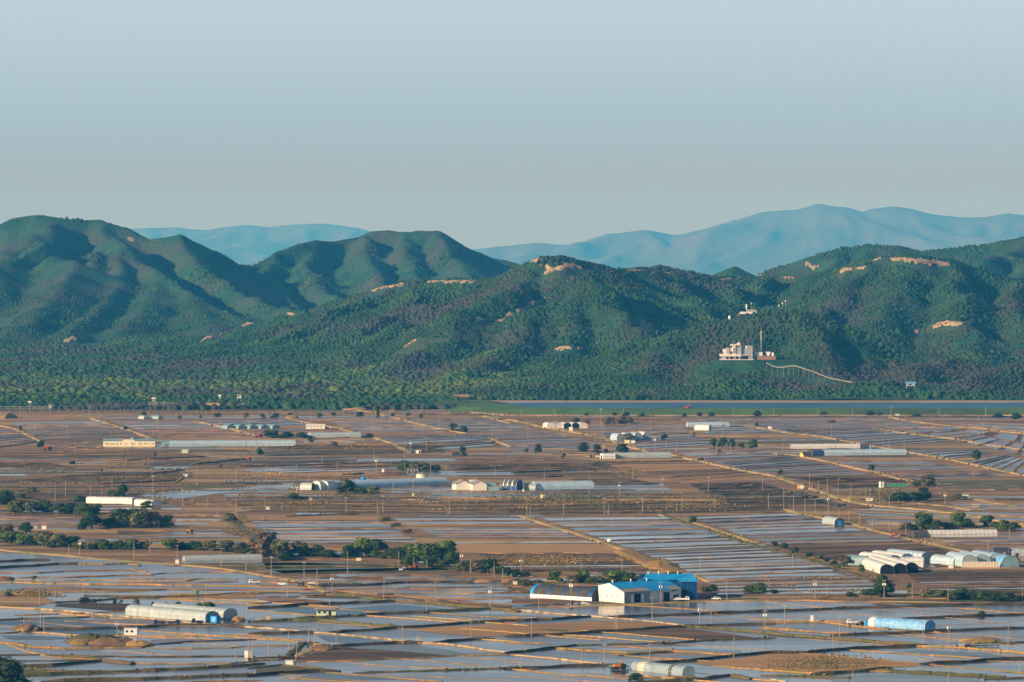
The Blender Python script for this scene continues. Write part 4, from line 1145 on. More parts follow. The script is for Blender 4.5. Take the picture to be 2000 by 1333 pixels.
# ---- vehicles
def truck(px, py, cab, bed, label, cat='truck', rz=0.0, s=1.0, load=None, name='farm_truck'):
    x, y = G(px, py); o = root(name, x, y, 0.3, rz); tag(o, label, cat); o.scale = (s, s, s)
    m = MB(); m.prism([(0, 0), (.0, 0)], 0, 0, False) if False else None
    m.v = [(x_, y_, z_) for y_ in (-.9, .9) for x_, z_ in ((-2.7, .5), (-2.7, 1.25), (-2.35, 2.1), (-1.0, 2.15), (-1.0, .5))]
    m.f = [(0, 1, 2, 3, 4), (9, 8, 7, 6, 5)]+[(i, 5+i, 5+(i+1) % 5, (i+1) % 5) for i in range(5)]
    cb = m.build('cab', cab, o)
    MB().box(-2.1, -1.25, -.92, .92, 1.4, 1.95).build('window', 'glass_dark', cb)
    m = MB().box(-.95, 2.6, -.95, .95, .72, .82).box(-.95, 2.6, -.95, -.88, .82, 1.25).box(-.95, 2.6, .88, .95, .82, 1.25).box(2.53, 2.6, -.88, .88, .82, 1.25).box(-.95, -.88, -.88, .88, .82, 1.35)
    m.build('bed', bed, o)
    MB().box(-2.5, 2.4, -.5, .5, .45, .70).build('chassis', 'rubber', o)
    for wx in (-1.85, 1.6):
        for wy in (-.82, .82):
            MB().tube((wx, wy-.13, .4), (wx, wy+.13, .4), .4, n=10).build('wheel', 'rubber', o)
    if load: MB().box(-.8, 2.4, -.8, .8, .85, 1.7).build('load', load, o)
    return o
def car(px, py, paint, label, rz=0.0, cat='car'):
    x, y = G(px, py); o = root('parked_car', x, y, .25, rz); tag(o, label, cat)
    pr = [(-2.1, .35), (-2.15, .8), (-1.2, .95), (-.7, 1.45), (.9, 1.45), (1.6, .98), (2.1, .9), (2.1, .35)]
    m = MB(); m.v = [(a, s, b) for s in (-.85, .85) for a, b in pr]; n = len(pr)
    m.f = [tuple(range(n)), tuple(range(2*n-1, n-1, -1))]+[(i, n+i, n+(i+1) % n, (i+1) % n) for i in range(n)]
    bd = m.build('body', paint, o)
    MB().box(-.75, .85, -.87, .87, 1.0, 1.36).build('window', 'glass_dark', bd)
    for wx in (-1.35, 1.35):
        for wy in (-.8, .8): MB().tube((wx, wy-.1, .32), (wx, wy+.1, .32), .32, n=10).build('wheel', 'rubber', o)
    return o
def tractor(px, py, paint, label, rz=0.0, s=1.0, impl='steel'):
    x, y = G(px, py); o = root('tractor', x, y, .1, rz); tag(o, label, 'tractor'); o.scale = (s, s, s)
    MB().box(-2.0, -.3, -.4, .4, .8, 1.5).box(-.3, .9, -.55, .55, .7, 1.2).build('body', paint, o)
    MB().box(-.1, .9, -.6, .6, 2.3, 2.42).tube((-.05, -.55, 1.2), (-.05, -.55, 2.3), .05).tube((-.05, .55, 1.2), (-.05, .55, 2.3), .05).tube((.85, -.55, 1.2), (.85, -.55, 2.3), .05).tube((.85, .55, 1.2), (.85, .55, 2.3), .05).build('canopy', paint, o)
    for wx, r in ((-1.6, .45), (.5, .85)):
        for wy in (-.75, .75): MB().tube((wx, wy-.2, r), (wx, wy+.2, r), r, n=12).build('wheel', 'rubber', o)
    MB().box(1.1, 1.9, -1.1, 1.1, .25, .6).tube((.8, 0, .8), (1.4, 0, .5), .08).build('tiller', impl, o)
    return o

# ================================================================== the blue-roofed barn
A = Vector(G(1219, 1179)); B = Vector(G(1330, 1172.3)); u = (B-A).normalized(); L = (B-A).length
nv = Vector((-u.y, u.x)); rz = math.atan2(u.y, u.x)
barn = root('barn', A.x, A.y, .05, rz); tag(barn, 'large white barn with bright blue roof beside the flooded paddies', 'barn')
W = 19.0; E0, AP, E1 = 5.2, 8.7, 7.2; YA = 11.0
m = MB()
for x in (0, L): m.quad((x, 0, 0), (x, W, 0), (x, W, E1), (x, YA, AP), (x, 0, E0))
m.quad((0, W, 0), (L, W, 0), (L, W, E1), (0, W, E1))
m.build('wall', 'white_wall', barn)
f = MB()                              # front wall in bays, with the two door openings left open
def bay(x0, x1, mm, z0=0.0): MB().box(x0, x1, -.06, .06, z0, E0).build('front_panel', mm, barn)
d1, d2 = (L*.17, L*.29), (L*.685, L*.80)
bay(0, d1[0], 'grey_cladding'); bay(d1[0], d1[1], 'grey_cladding', 4.0); bay(d1[1], L*.46, 'grey_cladding'); bay(L*.46, d2[0], 'white_wall'); bay(d2[0], d2[1], 'white_wall', 4.0); bay(d2[1], L, 'white_wall')
for d in (d1, d2): MB().box(d[0], d[1], 1.2, 1.3, 0, 4.0).build('dark_interior', 'dark_opening', barn)
for d in (d1, d2):
    MB().box(d[0]-1.9, d[0]-.05, -.2, -.08, .1, 3.9).build('door', 'white_paint', barn)
    MB().box(d[1]+.05, d[1]+1.9, -.2, -.08, .1, 3.9).build('door', 'white_paint', barn)
    MB().box(d[0]-2, d[1]+2, -.7, -.06, 4.05, 4.2).build('canopy', 'steel', barn)
sl0 = (AP-E0)/YA
def rf(x0, x1, y0, y1, mm, up=.06):
    g0 = lambda y: E0+sl0*y if y <= YA else AP-(AP-E1)*(y-YA)/(W-YA)
    m = MB(); q = [(x0, y0, g0(y0)+up), (x1, y0, g0(y0)+up), (x1, y1, g0(y1)+up), (x0, y1, g0(y1)+up)]
    m.quad(*q); m.quad(*[(a, b, c+.12) for a, b, c in q])
    for i in range(4):
        a, b = q[i], q[(i+1) % 4]; m.quad(a, b, (b[0], b[1], b[2]+.12), (a[0], a[1], a[2]+.12))
    m.build('roof', mm, barn)
rf(-.4, L+.4, 3.6, YA, 'blue_roof', .16); rf(-.4, L+.4, YA, W+.4, 'blue_roof', .16)
rf(-.4, L*.44, -.6, 3.6, 'grey_roof'); rf(L*.44, L*.80, -.6, 3.6, 'blue_roof'); rf(L*.80, L+.4, -.6, 3.6, 'grey_roof')
for i, t in enumerate((.06, .38, .66)):
    MB().tube((L*t, YA, AP+.15), (L*t, YA, AP+1.1), .28, n=8).tube((L*t, YA, AP+1.1), (L*t, YA, AP+1.35), .5, n=8).build('roof_vent', 'white_paint', barn)
for y0 in (4.5, 8.0, 12): MB().box(-.05, .02, y0, y0+.9, 2.6, 3.1).build('window', 'glass_dark', barn)
MB().box(L*.86, L*.95, -.1, .0, 1.2, 2.6).build('window', 'glass_dark', barn)
MB().box(L*.84, L*.93, -.1, .0, 4.35, 4.8).build('signboard', 'navy_paint', barn)
MB().box(d1[0]-5, d1[0]-4, -.1, 0, 1.2, 2.1).build('window', 'glass_dark', barn)

A = Vector(G(1331, 1171.6)); B = Vector(G(1361.5, 1171.4))
L2 = (B-A).length
bb = root('blue_warehouse', A.x, A.y, .05, math.atan2((B-A).y, (B-A).x)); tag(bb, 'tall dark blue warehouse with light blue roof behind the white barn', 'warehouse')
MB().box(-.05, L2, 0, 14.9, 0, 8.2).build('wall', 'navy_wall', bb)
MB().box(-16.5, L2, 15, 32, 0, 8.2).build('wall', 'navy_wall', bb)
m = MB(); x0, x1 = -17.2, L2+.6
m.quad((x0, 14.5, 8.25), (-.5, 14.5, 8.25), (-.5, -.5, 8.25), (x1, -.5, 8.25), (x1, 23, 10.6), (x0+3, 23, 10.6))
m.quad((x0+3, 23, 10.6), (x1, 23, 10.6), (x1, 32.6, 8.25), (x0, 32.6, 8.25))
m.build('roof', 'blue_roof', bb)
MB().box(.5, 2.2, -.05, 0.02, 0, 4.6).build('door', 'dark_opening', bb)
for i in range(6): MB().box(L2*i/6, L2*i/6+.12, -.08, 0.0, 4.4 if i < 2 else 0, 8.2).build('cladding_strip', 'navy_paint', bb)
for t in (-13, -8, -3.5, 1): MB().tube((t, 23, 10.5), (t, 23, 11.6), .3, n=8).build('roof_vent', 'white_paint', bb)
MB().box(-17.4, -12, 14.3, 23, 8.3, 8.45).build('roof_trim', 'navy_wall', bb)

o = tunnel('shade_house', (1035, 1167.5), (1156, 1175), 13, 6.0, 'shade_net', 'long shade house under black netting against the white barn', 'shade house', side=1.9, ribs=9, end='shade_net', skirt='white_paint', ribm='shade_net',
           bands=[(0, .05, 'bright_blue'), (.05, .28, 'shade_net'), (.28, .33, 'navy_wall'), (.33, .52, 'shade_net'), (.52, .56, 'navy_wall'), (.56, .74, 'shade_net'), (.74, .78, 'navy_wall'), (.78, .94, 'shade_net'), (.94, 1, 'navy_wall')])
for s_ in ('fence_panel',):
    x, y = G(1370, 1168); o = root('yard_fence', x, y, .05, 0); tag(o, 'beige panel fence beside the dark blue warehouse', 'fence')
    MB().box(-2.2, 2.2, 0, .1, 0, 2.4).build('panel', 'beige_net', o)
    for i in range(4): MB().tube((-2.2+i*1.46, -.06, 0), (-2.2+i*1.46, -.06, 2.7), .06).build('post', 'steel', o)

# ================================================================== greenhouses, near to far
tunnel('greenhouse', (245, 1202), (401, 1215.5), 8.2, 4.6, 'film_grey', 'grey arched greenhouse with a blue door box', side=1.9, ribs=14, end='film_teal', gable=False)
x, y = G(417, 1215.8); o = root('door_porch', x, y, .05, R(-42)); tag(o, 'bright blue porch box at the end of the grey greenhouse', 'porch')
MB().box(-1.9, 1.9, 0, 2.6, 0, 2.7).build('wall', 'bright_blue', o); MB().box(-2.0, 2.0, -.1, 2.8, 2.7, 2.82).build('roof', 'navy_wall', o); MB().box(-1.1, 1.1, -.05, .02, .05, 2.3).build('door', 'film_blue', o)
tunnel('greenhouse', (291, 1198.0), (432, 1210.5), 8.2, 4.6, 'film_grey', 'second grey greenhouse half hidden behind the one with the blue door', side=1.9, ribs=14, end='film_grey', offs=1.2)
tunnel('greenhouse', (1233, 1309), (1333, 1320.5), 6.0, 3.6, 'film_clear', 'small clear plastic greenhouse with torn cover by the lower edge', side=1.2, ribs=12, end='film_clear', bands=[(0, .12, 'film_clear'), (.12, .24, 'beige_net'), (.24, .72, 'film_clear'), (.72, .78, 'shade_net'), (.78, 1, 'film_clear')])
tunnel('greenhouse', (1695, 1224), (1806, 1232), 7.2, 4.2, 'film_blue', 'bright blue plastic greenhouse with white end section', side=1.2, ribs=14, end='film_blue', bands=[(0, .1, 'film_white'), (.1, 1, 'film_blue')])
tunnel('greenhouse', (362, 1101.5), (512, 1098.5), 7.0, 4.0, 'film_grey', 'long ribbed grey greenhouse below the hedgerow', side=1.2, ribs=22, end='film_grey')
tunnel('greenhouse', (1813, 1050), (1948, 1048.5), 7.5, 3.9, 'film_white', 'long pale greenhouse with a black netted end', side=1.5, ribs=16, end='shade_net')
tunnel('shade_house', (1786, 1050.8), (1812, 1050.2), 8, 3.8, 'shade_net', 'short black net tunnel joined to the long pale greenhouse', 'shade house', side=1.3, ribs=5, end='shade_net')
tunnel('greenhouse', (1606, 1022.5), (1630, 1026.5), 6.5, 4.2, 'film_grey', 'small grey barrel greenhouse alone beside the dirt road', side=1.1, ribs=6, end='shade_net', doorm='bright_blue')
# cluster on the right: side-by-side arches whose dark mouths face the camera
for i, (ax, ay, bx, by, mt, lab) in enumerate((
        (1683, 1109, 1719, 1121.5, 'film_white', 'dark mouthed tunnel with white top, at the front of the netted cluster'),
        (1690, 1105.5, 1743, 1121, 'film_white', 'middle dark mouthed tunnel of the netted cluster'),
        (1712, 1104, 1765, 1119.5, 'film_white', 'dark mouthed tunnel nearest the white sheeted shed'))):
    tunnel('greenhouse', (ax, ay), (bx, by), 7, 5.2 if i else 4.8, mt, lab, side=1.8, ribs=7, end='dark_opening', offs=.3*i)
for i, (ax, ay, bx, by, mt, lab) in enumerate((
        (1648, 1103, 1690, 1106, 'film_teal', 'teal end of the netted greenhouse cluster beside a bare tree'),
        (1677, 1097, 1735, 1104, 'film_white', 'pale ridge roof greenhouse behind the dark mouthed tunnels'),
        (1700, 1094, 1760, 1101, 'film_white', 'long pale greenhouse in the middle of the white cluster'),
        (1730, 1091, 1800, 1098, 'film_pale_blue', 'bluish white greenhouse at the back of the white cluster'))):
    tunnel('greenhouse', (ax, ay), (bx, by), 7.5, 5, mt, lab, side=2.6, ribs=8, end='film_grey')
tunnel('greenhouse', (1757, 1109), (1803, 1109.5), 9, 5.2, 'film_white', 'white sheeted shed right of the dark mouthed tunnels', side=3.2, ribs=5, end='film_white')
tunnel('greenhouse', (1817, 1101), (1862, 1105), 8, 4.6, 'film_pale_blue', 'low blue grey greenhouse between the two clusters', side=1.6, ribs=6, end='film_grey')
for i, (ax, ay, bx, by, lab) in enumerate((
        (1846, 1101, 1880, 1108, 'first pale blue arched greenhouse behind the white net wall'),
        (1868, 1099.5, 1905, 1107, 'second pale blue arched greenhouse behind the white net wall'),
        (1893, 1098.5, 1932, 1106, 'third pale blue arched greenhouse behind the white net wall'))):
    tunnel('greenhouse', (ax, ay), (bx, by), 8, 6.2, 'film_pale_blue', lab, side=3, ribs=6, end='film_grey')
tunnel('greenhouse', (1922, 1101), (1957, 1108.8), 9, 5.8, 'film_blue', 'blue arched greenhouse at the end of the white net wall', side=1.8, ribs=6, end='film_teal')
x0, y0 = G(1879, 1108.8); x1, y1 = G(1951, 1108.2); o = root('net_wall', x0, y0, .05, 0); tag(o, 'long white ribbed net wall in front of the pale blue arches', 'screen wall')
MB().box(0, x1-x0, 0, .15, 0, 2.9).build('net', 'beige_net', o)
for i in range(14): MB().box((x1-x0)*i/13-.08, (x1-x0)*i/13+.08, -.12, 0, 0, 3.05).build('post', 'white_paint', o)
tunnel('greenhouse', (1971, 1086.5), (2040, 1087.5), 8, 4.2, 'film_clear', 'clear greenhouse cut by the picture edge beside a black shed', side=2, ribs=10, end='film_grey')
hut('shed', 1956, 1086.8, 28, 4.0, 8, 'shade_net', 'navy_wall', 'black flat roofed shed joined to the clear greenhouse', 'shed', door='grey_cladding')
# farmstead with white gables
for i, (px, py, w, h, r, lab) in enumerate(((905, 957.5, 9.5, 6.2, .5, 'white gabled farm building, leftmost of the three joined gables'),
                                         (937, 958.5, 9.5, 6.2, .5, 'white gabled farm building beside the black arched shed'))):
    x, y = G(px, py); o = root('farm_building', x, y, .05, R(10)); tag(o, lab, 'farm building')
    MB().quad((-w/2, 0, 0), (w/2, 0, 0), (w/2, 0, h*.62), (w*.05, 0, h), (-w/2, 0, h*.62)).quad((-w/2, 16, 0), (w/2, 16, 0), (w/2, 16, h*.62), (w*.05, 16, h), (-w/2, 16, h*.62)).quad((w/2, 0, 0), (w/2, 16, 0), (w/2, 16, h*.62), (w/2, 0, h*.62)).quad((-w/2, 0, 0), (-w/2, 16, 0), (-w/2, 16, h*.62), (-w/2, 0, h*.62)).build('wall', 'white_wall', o)
    m = MB()
    for s in (-1, 1): m.quad((s*(w/2+.3), -.3, h*.62-.05), (w*.05, -.3, h+.12), (w*.05, 16.3, h+.12), (s*(w/2+.3), 16.3, h*.62-.05))
    m.build('roof', 'grey_roof', o)
hut('farm_building', 888, 956.5, 11, 3.6, 9, 'white_wall', 'grey_roof', 'low white lean-to at the end of the white gabled farm', 'farm building')
hut('farm_building', 922, 956, 11, 5.0, 10, 'white_wall', 'white_paint', 'narrow white block between the two farm gables', 'farm building', kind='gable', rise=.8)
hut('farm_building', 957, 955.5, 24, 4.2, 8, 'film_teal', 'grey_roof', 'blue grey side shed between gables and black arch', 'shed')
hut('farm_building', 964, 958.6, 22, 2.6, 3, 'film_teal', 'grey_roof', 'small low teal shed in front of the white gables', 'shed')
tunnel('arched_shed', (978, 957.5), (1008, 958.2), 11, 7.0, 'grey_roof', 'black barrel roofed shed with open blue front', 'shed', side=2.8, ribs=3, end='navy_wall', skirt='navy_wall', bands=[(0, .12, 'shade_net'), (.12, .2, 'film_grey'), (.2, .4, 'shade_net'), (.4, .48, 'film_grey'), (.48, .7, 'shade_net'), (.7, .78, 'film_grey'), (.78, 1, 'shade_net')])
tunnel('greenhouse', (1047, 957.5), (1160, 955.5), 11, 5.2, 'film_pale_blue', 'long pale blue greenhouse running from the black barrel shed', side=1.2, ribs=0, end='film_grey')
tunnel('greenhouse', (1024, 957), (1045, 957.8), 7, 4.2, 'film_clear', 'small clear hooped greenhouse beside the black barrel shed', side=1.3, ribs=5, end='film_clear')
tunnel('greenhouse', (641, 956.5), (655, 955), 7, 5.6, 'film_white', 'white twin arched house beside the big round tree', side=3, ribs=3, end='film_white')
tunnel('greenhouse', (626, 957), (640, 956), 7, 5.6, 'film_white', 'white arched house between clear tunnel and its twin', side=3, ribs=3, end='film_white')
tunnel('greenhouse', (586, 957), (608, 957.5), 6, 4.6, 'film_grey', 'small grey tunnel with a dark mouth by the white arches', side=1.3, ribs=5, end='shade_net')
tunnel('shade_house', (571, 956), (587, 956.5), 7, 4.3, 'shade_net', 'black net tunnel at the end of the white arched houses', 'shade house', side=1.2, ribs=3, end='shade_net')
tunnel('greenhouse', (655, 955), (875, 946.5), 12, 4.6, 'film_pale_blue', 'very long pale plastic greenhouse behind the big round tree', side=.8, ribs=0, end='film_teal')
# long sheds of the middle distance
tunnel('long_shed', (168, 983.5), (258, 985.5), 8, 4.2, 'film_white', 'long white roofed shed with sagging open side', 'shed', side=3.0, ribs=0, end='white_wall')
tunnel('long_shed', (262, 987.5), (296, 990.5), 7, 4.0, 'film_white', 'short white roofed shed beyond the sagging one', 'shed', side=2.6, ribs=0, end='white_wall')
tunnel('greenhouse', (1203, 896), (1311, 894.8), 9, 4.2, 'film_grey', 'long grey greenhouse with a white front section', side=1.8, ribs=0, end='film_grey')
tunnel('greenhouse', (1178, 897), (1202, 896.7), 9, 4.0, 'white_paint', 'white arched section at the end of the long grey greenhouse', side=2, ribs=4, end='white_wall', doorm='dark_opening')
tunnel('greenhouse', (1546, 877), (1680, 876.5), 7.5, 3.6, 'film_white', 'long white greenhouse with four black end panels', side=1.6, ribs=26, end='film_grey')
tunnel('shade_house', (1681, 876.5), (1698, 876.3), 7.5, 3.6, 'shade_net', 'black paneled end of the long white greenhouse', 'shade house', side=1.6, ribs=4, end='shade_net')
tunnel('greenhouse', (1610, 890.5), (1770, 889), 9, 4.4, 'film_pale_blue', 'long blue greenhouse below the white paneled one', side=1.6, ribs=26, end='film_blue')
tunnel('shade_house', (1588, 891), (1609, 890.5), 9, 4.4, 'navy_wall', 'dark netted head of the long blue greenhouse', 'shade house', side=1.6, ribs=5, end='shade_net')
tunnel('shade_house', (1570, 893.3), (1586, 893), 8, 3.6, 'shade_net', 'black tent shaped shed at the road end', 'shed', side=.6, ribs=0, end='yellow_paint', gable=True)
tunnel('greenhouse', (331, 873), (480, 872), 10, 4.6, 'film_pale_blue', 'long glassy blue greenhouse beside the cream building', side=2.0, ribs=30, end='film_teal')
tunnel('greenhouse', (481, 872), (577, 871.5), 10, 4.6, 'film_pale_blue', 'second half of the glassy blue greenhouse row', side=2.0, ribs=20, end='film_teal')
hut('pump_house', 322, 872.5, 15, 4.2, 7, 'film_teal', 'grey_roof', 'small blue grey hut between cream building and greenhouse', 'hut', door='dark_opening')
tunnel('long_shed', (607, 855.8), (705, 854.8), 12, 4.2, 'film_grey', 'long pale grey shed roof beyond the square hedge', 'shed', side=2.4, ribs=0, end='film_grey')
hut('long_shed', 616, 838.3, 37, 3.0, 8, 'white_wall', 'white_paint', 'long low whitewashed shed beside the far dirt road', 'shed', kind='gable', rise=.8, wins=5)
for i in range(5):
    tunnel('greenhouse', (432+i*22, 837.5), (444+i*22, 838.4), 7, 3.8, 'film_teal', ('westernmost', 'second', 'third', 'fourth', 'easternmost')[i]+' of five small pale gabled greenhouses in a far row', side=2.2, ribs=3, end='film_teal', gable=True, group='far row of five gabled greenhouses')
for i in range(5):
    tunnel('greenhouse', (1060+i*16, 836), (1069+i*16, 837.4), 6.5, 4.8, 'film_white' if i != 1 else 'film_teal', ('first', 'second', 'third', 'fourth', 'fifth')[i]+' arch from the west in the far white arched cluster', side=2.4, ribs=3, end='dark_opening' if i in (2, 3) else 'white_wall', group='far cluster of white arches')
for i in range(4):
    tunnel('greenhouse', (1192+i*17, 861.5-i*1.2), (1205+i*17, 862.8-i*1.2), 7, 6.2, 'film_white' if i % 2 else 'film_pale_blue', ('first', 'second', 'third', 'fourth')[i]+' hooped greenhouse from the west in the cluster above the dark trees', side=2.4, ribs=4, end='film_grey', group='hooped greenhouses above the dark trees')
tunnel('greenhouse', (1344, 834.5), (1425, 833.8), 8, 4, 'film_pale_blue', 'far bluish tunnel below the river embankment', side=1.2, ribs=8, end='film_grey')
tunnel('greenhouse', (1356, 840.5), (1384, 841), 7, 4.6, 'film_white', 'small white barrel greenhouse before the far bluish tunnel', side=1.4, ribs=3, end='film_white')
tunnel('greenhouse', (270, 819), (281, 819.5), 6, 3.2, 'film_grey', 'tiny pale tunnel beside a dark tree in the far fields', side=1, ribs=2, end='film_white')
tunnel('greenhouse', (294, 819), (309, 819.5), 6, 3.4, 'film_teal', 'tiny grey tunnel east of the dark far tree', side=1, ribs=2, end='film_grey')
# cream barrack with its row of small windows
x, y = G(201.5, 872.8); x2, y2 = G(302, 873.4); w = x2-x
o = root('barrack', x, y, .05, 0); tag(o, 'long cream building with teal roof and small square windows', 'building')
MB().box(0, w, 0, 9, 0, 4.4).build('wall', 'cream_wall', o)
MB().prism([(-.5, 4.42), (4.5, 6.0), (9.5, 4.42)], -.5, w*.37).prism([(-.5, 4.42), (4.5, 6.0), (9.5, 4.42)], w*.6, w+.5).build('roof', 'film_teal', o)
MB().box(w*.37+.02, w*.6-.02, 0, 9, 4.42, 5.3).build('parapet', 'cream_wall', o)
MB().box(w*.52, w*.58, 2, 5, 5.3, 7.0).build('water_tank', 'film_teal', o)
for t in (.05, .09, .16, .2, .26, .33, .43, .55, .6, .69, .73, .79, .83, .89, .95):
    MB().box(w*t, w*t+.8, -.06, .02, 1.6, 2.6).build('window', 'dark_opening', o)
MB().box(w*.55, w*.57, -.05, .02, 0, 3.4).build('door', 'grey_cladding', o)
# round tank
x, y = G(824, 936.5); o = root('water_tank', x, y, .05); tag(o, 'round cream tank with a low grey roof among the fields', 'tank')
MB().tube((0, 4, 0), (0, 4, 3.3), 3.9, n=24).build('wall', 'cream_wall', o); MB().tube((0, 4, 3.3), (0, 4, 4.5), 4.2, .5, n=24).build('roof', 'grey_roof', o)
for i, px in enumerate((1719.5, 1725.5)):
    x, y = G(px, 952.5); o = root('storage_tank', x, y, .05); tag(o, ('white upright tank with an attached box', 'grey white upright tank east of its white twin')[i]+' beside a teal fence', 'tank')
    MB().tube((0, 0, 0), (0, 0, 3.6), .95, n=16).tube((0, 0, 3.6), (0, 0, 4.0), .95, .3, n=16).build('body', 'white_paint' if i == 0 else 'film_grey', o)
    MB().tube((.5, -.9, 0), (.5, -.9, 4), .06).build('ladder', 'steel', o)
x, y = G(1733, 951); o = root('green_fence', x, y, .05, R(2)); tag(o, 'low teal panel fence east of the white tanks', 'fence')
MB().box(0, 13, 0, .1, 0, 1.9).build('panel', 'green_paint', o)
for i in range(6): MB().tube((i*2.6, -.05, 0), (i*2.6, -.05, 2.2), .07).build('post', 'steel', o)

# huts (px, py, width px, height m, depth m, wall, roof, label, options)
HUTS = [
 (552+85, 1204.5, 38, 3.0, 6, 'pale_green', 'grey_roof', 'pale green hut with a wide grey hipped roof', 'hut', dict(kind='hip', over=1.2, rise=1.1, wins=3, door='dark_opening')),
 (255, 1242, 25, 3.0, 3, 'white_paint', 'white_wall', 'white cabin box with two dark windows on a bank', 'cabin', dict(wins=2)),
 (481, 1285, 7.5, 2.9, 1.8, 'white_wall', 'concrete', 'small white pump box on a weedy mound', 'pump box', {}),
 (490, 1285.5, 8, 2.8, 1.8, 'grey_cladding', 'concrete', 'dark grey pump box beside the small white one', 'pump box', {}),
 (565, 1300.5, 14, 1.9, 2, 'white_paint', 'white_wall', 'plain white box at the foot of a leaning pole', 'pump box', {}),
 (816.5, 1254.5, 10, 2.0, 1.6, 'grey_cladding', 'concrete', 'small grey box standing on the canal edge', 'pump box', {}),
 (1586, 1215, 5.5, 2.7, 1.1, 'white_paint', 'white_wall', 'narrow white cabinet at the track end', 'cabinet', {}),
 (1879, 1265, 10, 1.7, 1.6, 'grey_cladding', 'concrete', 'grey sluice box at the head of a long pipe', 'pump box', {}),
 (524, 1212, 8, 1.9, 1.6, 'tan_wall', 'wood_old', 'small tan crate shed left of the green hut', 'shed', {}),
 (506, 1214, 13, 1.2, 1.6, 'grey_cladding', 'concrete', 'low grey box beside the tan crate shed', 'pump box', {}),
 (700.5, 1096, 9.5, 1.5, 2, 'cream_wall', 'concrete', 'low cream box below the hedgerow', 'pump box', {}),
 (1006, 1143.5, 8, 1.8, 2, 'cream_wall', 'concrete', 'small cream block left of the shade house', 'pump box', {}),
 (817, 886, 10, 2.5, 3, 'white_wall', 'grey_roof', 'small white hut at the foot of the far grassy road', 'hut', dict(door='dark_opening')),
 (748, 924, 4.5, 2.7, 1.3, 'white_paint', 'concrete', 'narrow white cabinet left of the square hedge', 'cabinet', {}),
 (523, 997, 7.5, 2.0, 2, 'pale_green', 'concrete', 'pale green box above a tan field', 'pump box', {}),
 (1060, 973.8, 8.5, 2.4, 2, 'cream_wall', 'brick_red', 'cream kiosk with reddish roof before the farm pond', 'kiosk', dict(door='dark_opening')),
 (1112.5-50, 831, 0.1, .1, .1, 'concrete', 'concrete', None, 'x', {}),
 (1562, 955, 9, 2.2, 3, 'tan_wall', 'wood_old', 'tan earth hut beside the long dirt road', 'hut', dict(kind='gable', rise=.6)),
 (1566.5, 955.2, 4, 2.3, 1.2, 'white_paint', 'concrete', 'white cabinet against the tan earth hut', 'cabinet', {}),
 (1699, 979.3, 12, 2.0, 3, 'cream_wall', 'grey_roof', 'low cream hut beside the long dirt road', 'hut', dict(wins=1)),
 (1721.5, 953.5, 5, 1.3, 1.2, 'white_wall', 'concrete', 'small white box at the foot of the tanks', 'pump box', {}),
 (1885, 976, 13, 2.2, 4, 'white_wall', 'pale_green', 'white hut with pale green roof in the flooded fields', 'hut', dict(kind='gable', rise=.7, wins=2)),
 (1907, 992, 11, 1.9, 3, 'wood_old', 'white_wall', 'open brown hut under a flat pale roof', 'hut', dict(over=.5)),
 (362, 932, 8, 2.1, 2.5, 'white_paint', 'brick_red', 'tiny white hut with a dark window among banks', 'hut', dict(wins=1)),
 (361, 885.5, 12, 1.7, 4, 'pale_green', 'pale_green', 'small pale green roofed hut below the blue greenhouse', 'hut', dict(kind='gable', rise=.8)),
 (1983, 882.8, 11, 1.8, 3, 'brick_red', 'white_paint', 'red walled hut with white roof near the far road', 'hut', {}),
 (1753, 814, 7, 2.2, 3, 'pale_green', 'pale_green', 'pale green hut at the foot of the embankment', 'hut', {}),
 (1225, 867.8, 10, 3.0, 3, 'cream_wall', 'white_paint', 'cream white box hut under the hooped greenhouses', 'hut', {}),
 (1236.5, 866, 8, 2.2, 2, 'white_wall', 'grey_roof', 'small white lean-to beside the cream box hut', 'hut', {}),
 (1115, 842.2, 7, 2.2, 2.5, 'white_wall', 'white_paint', 'tiny white hut on the far road below the arches', 'hut', dict(kind='gable', rise=.7)),
 (415, 797.5, 26, 4.2, 8, 'tan_wall', 'tan_wall', 'warm tan flat roofed house at the wood edge', 'house', dict(wins=3)),
 (404, 798.2, 12, 2.6, 6, 'tan_wall', 'tan_wall', 'low annex stepping down from the tan house', 'house', {}),
 (462, 796.5, 44, 2.3, 7, 'white_wall', 'grey_roof', 'long low white shed among the wood edge trees', 'shed', dict(kind='gable', rise=1.2, wins=6)),
 (704, 800, 5, 2.8, 2.5, 'white_paint', 'white_wall', 'tiny white hut at the end of the far track', 'hut', {}),
 (240, 1057.5-6, 0.1, .1, .1, 'concrete', 'concrete', None, 'x', {}),
 (86, 1034.5, 9, 2.2, 3, 'white_wall', 'brick_red', 'white hut with a red roof among the left trees', 'hut', dict(kind='gable', rise=.6)),
 (70, 1034.5, 8, 2.2, 3, 'grey_cladding', 'grey_roof', 'dark hut hidden beside the red roofed one', 'hut', {}),
 (807, 969.3, 3.5, 1.7, 1, 'cream_wall', 'concrete', 'tiny cream box at the pond bank right of the round tree', 'pump box', {}),
 (1022, 960.8, 3.5, 1.7, 1, 'cream_wall', 'concrete', 'small cream box beside the black barrel shed', 'pump box', {}),
 (1504, 838.3, 7, 2.0, 2.5, 'white_wall', 'white_paint', 'tiny white hut beside the far diagonal road', 'hut', {}),
 (1858, 1111, 8, 1.8, 3, 'white_wall', 'white_paint', 'small white hut before the low blue grey greenhouse', 'hut', {}),
 (346, 1101.5, 7, 2.2, 2.5, 'white_wall', 'bright_blue', 'white box with blue top at the greenhouse mouth', 'pump box', {}),
]
for a in HUTS:
    if a[7] is None: continue
    nm = a[8].replace(' ', '_')
    hut(nm, a[0], a[1], a[2], a[3], a[4], a[5], a[6], a[7], a[8], **a[9])
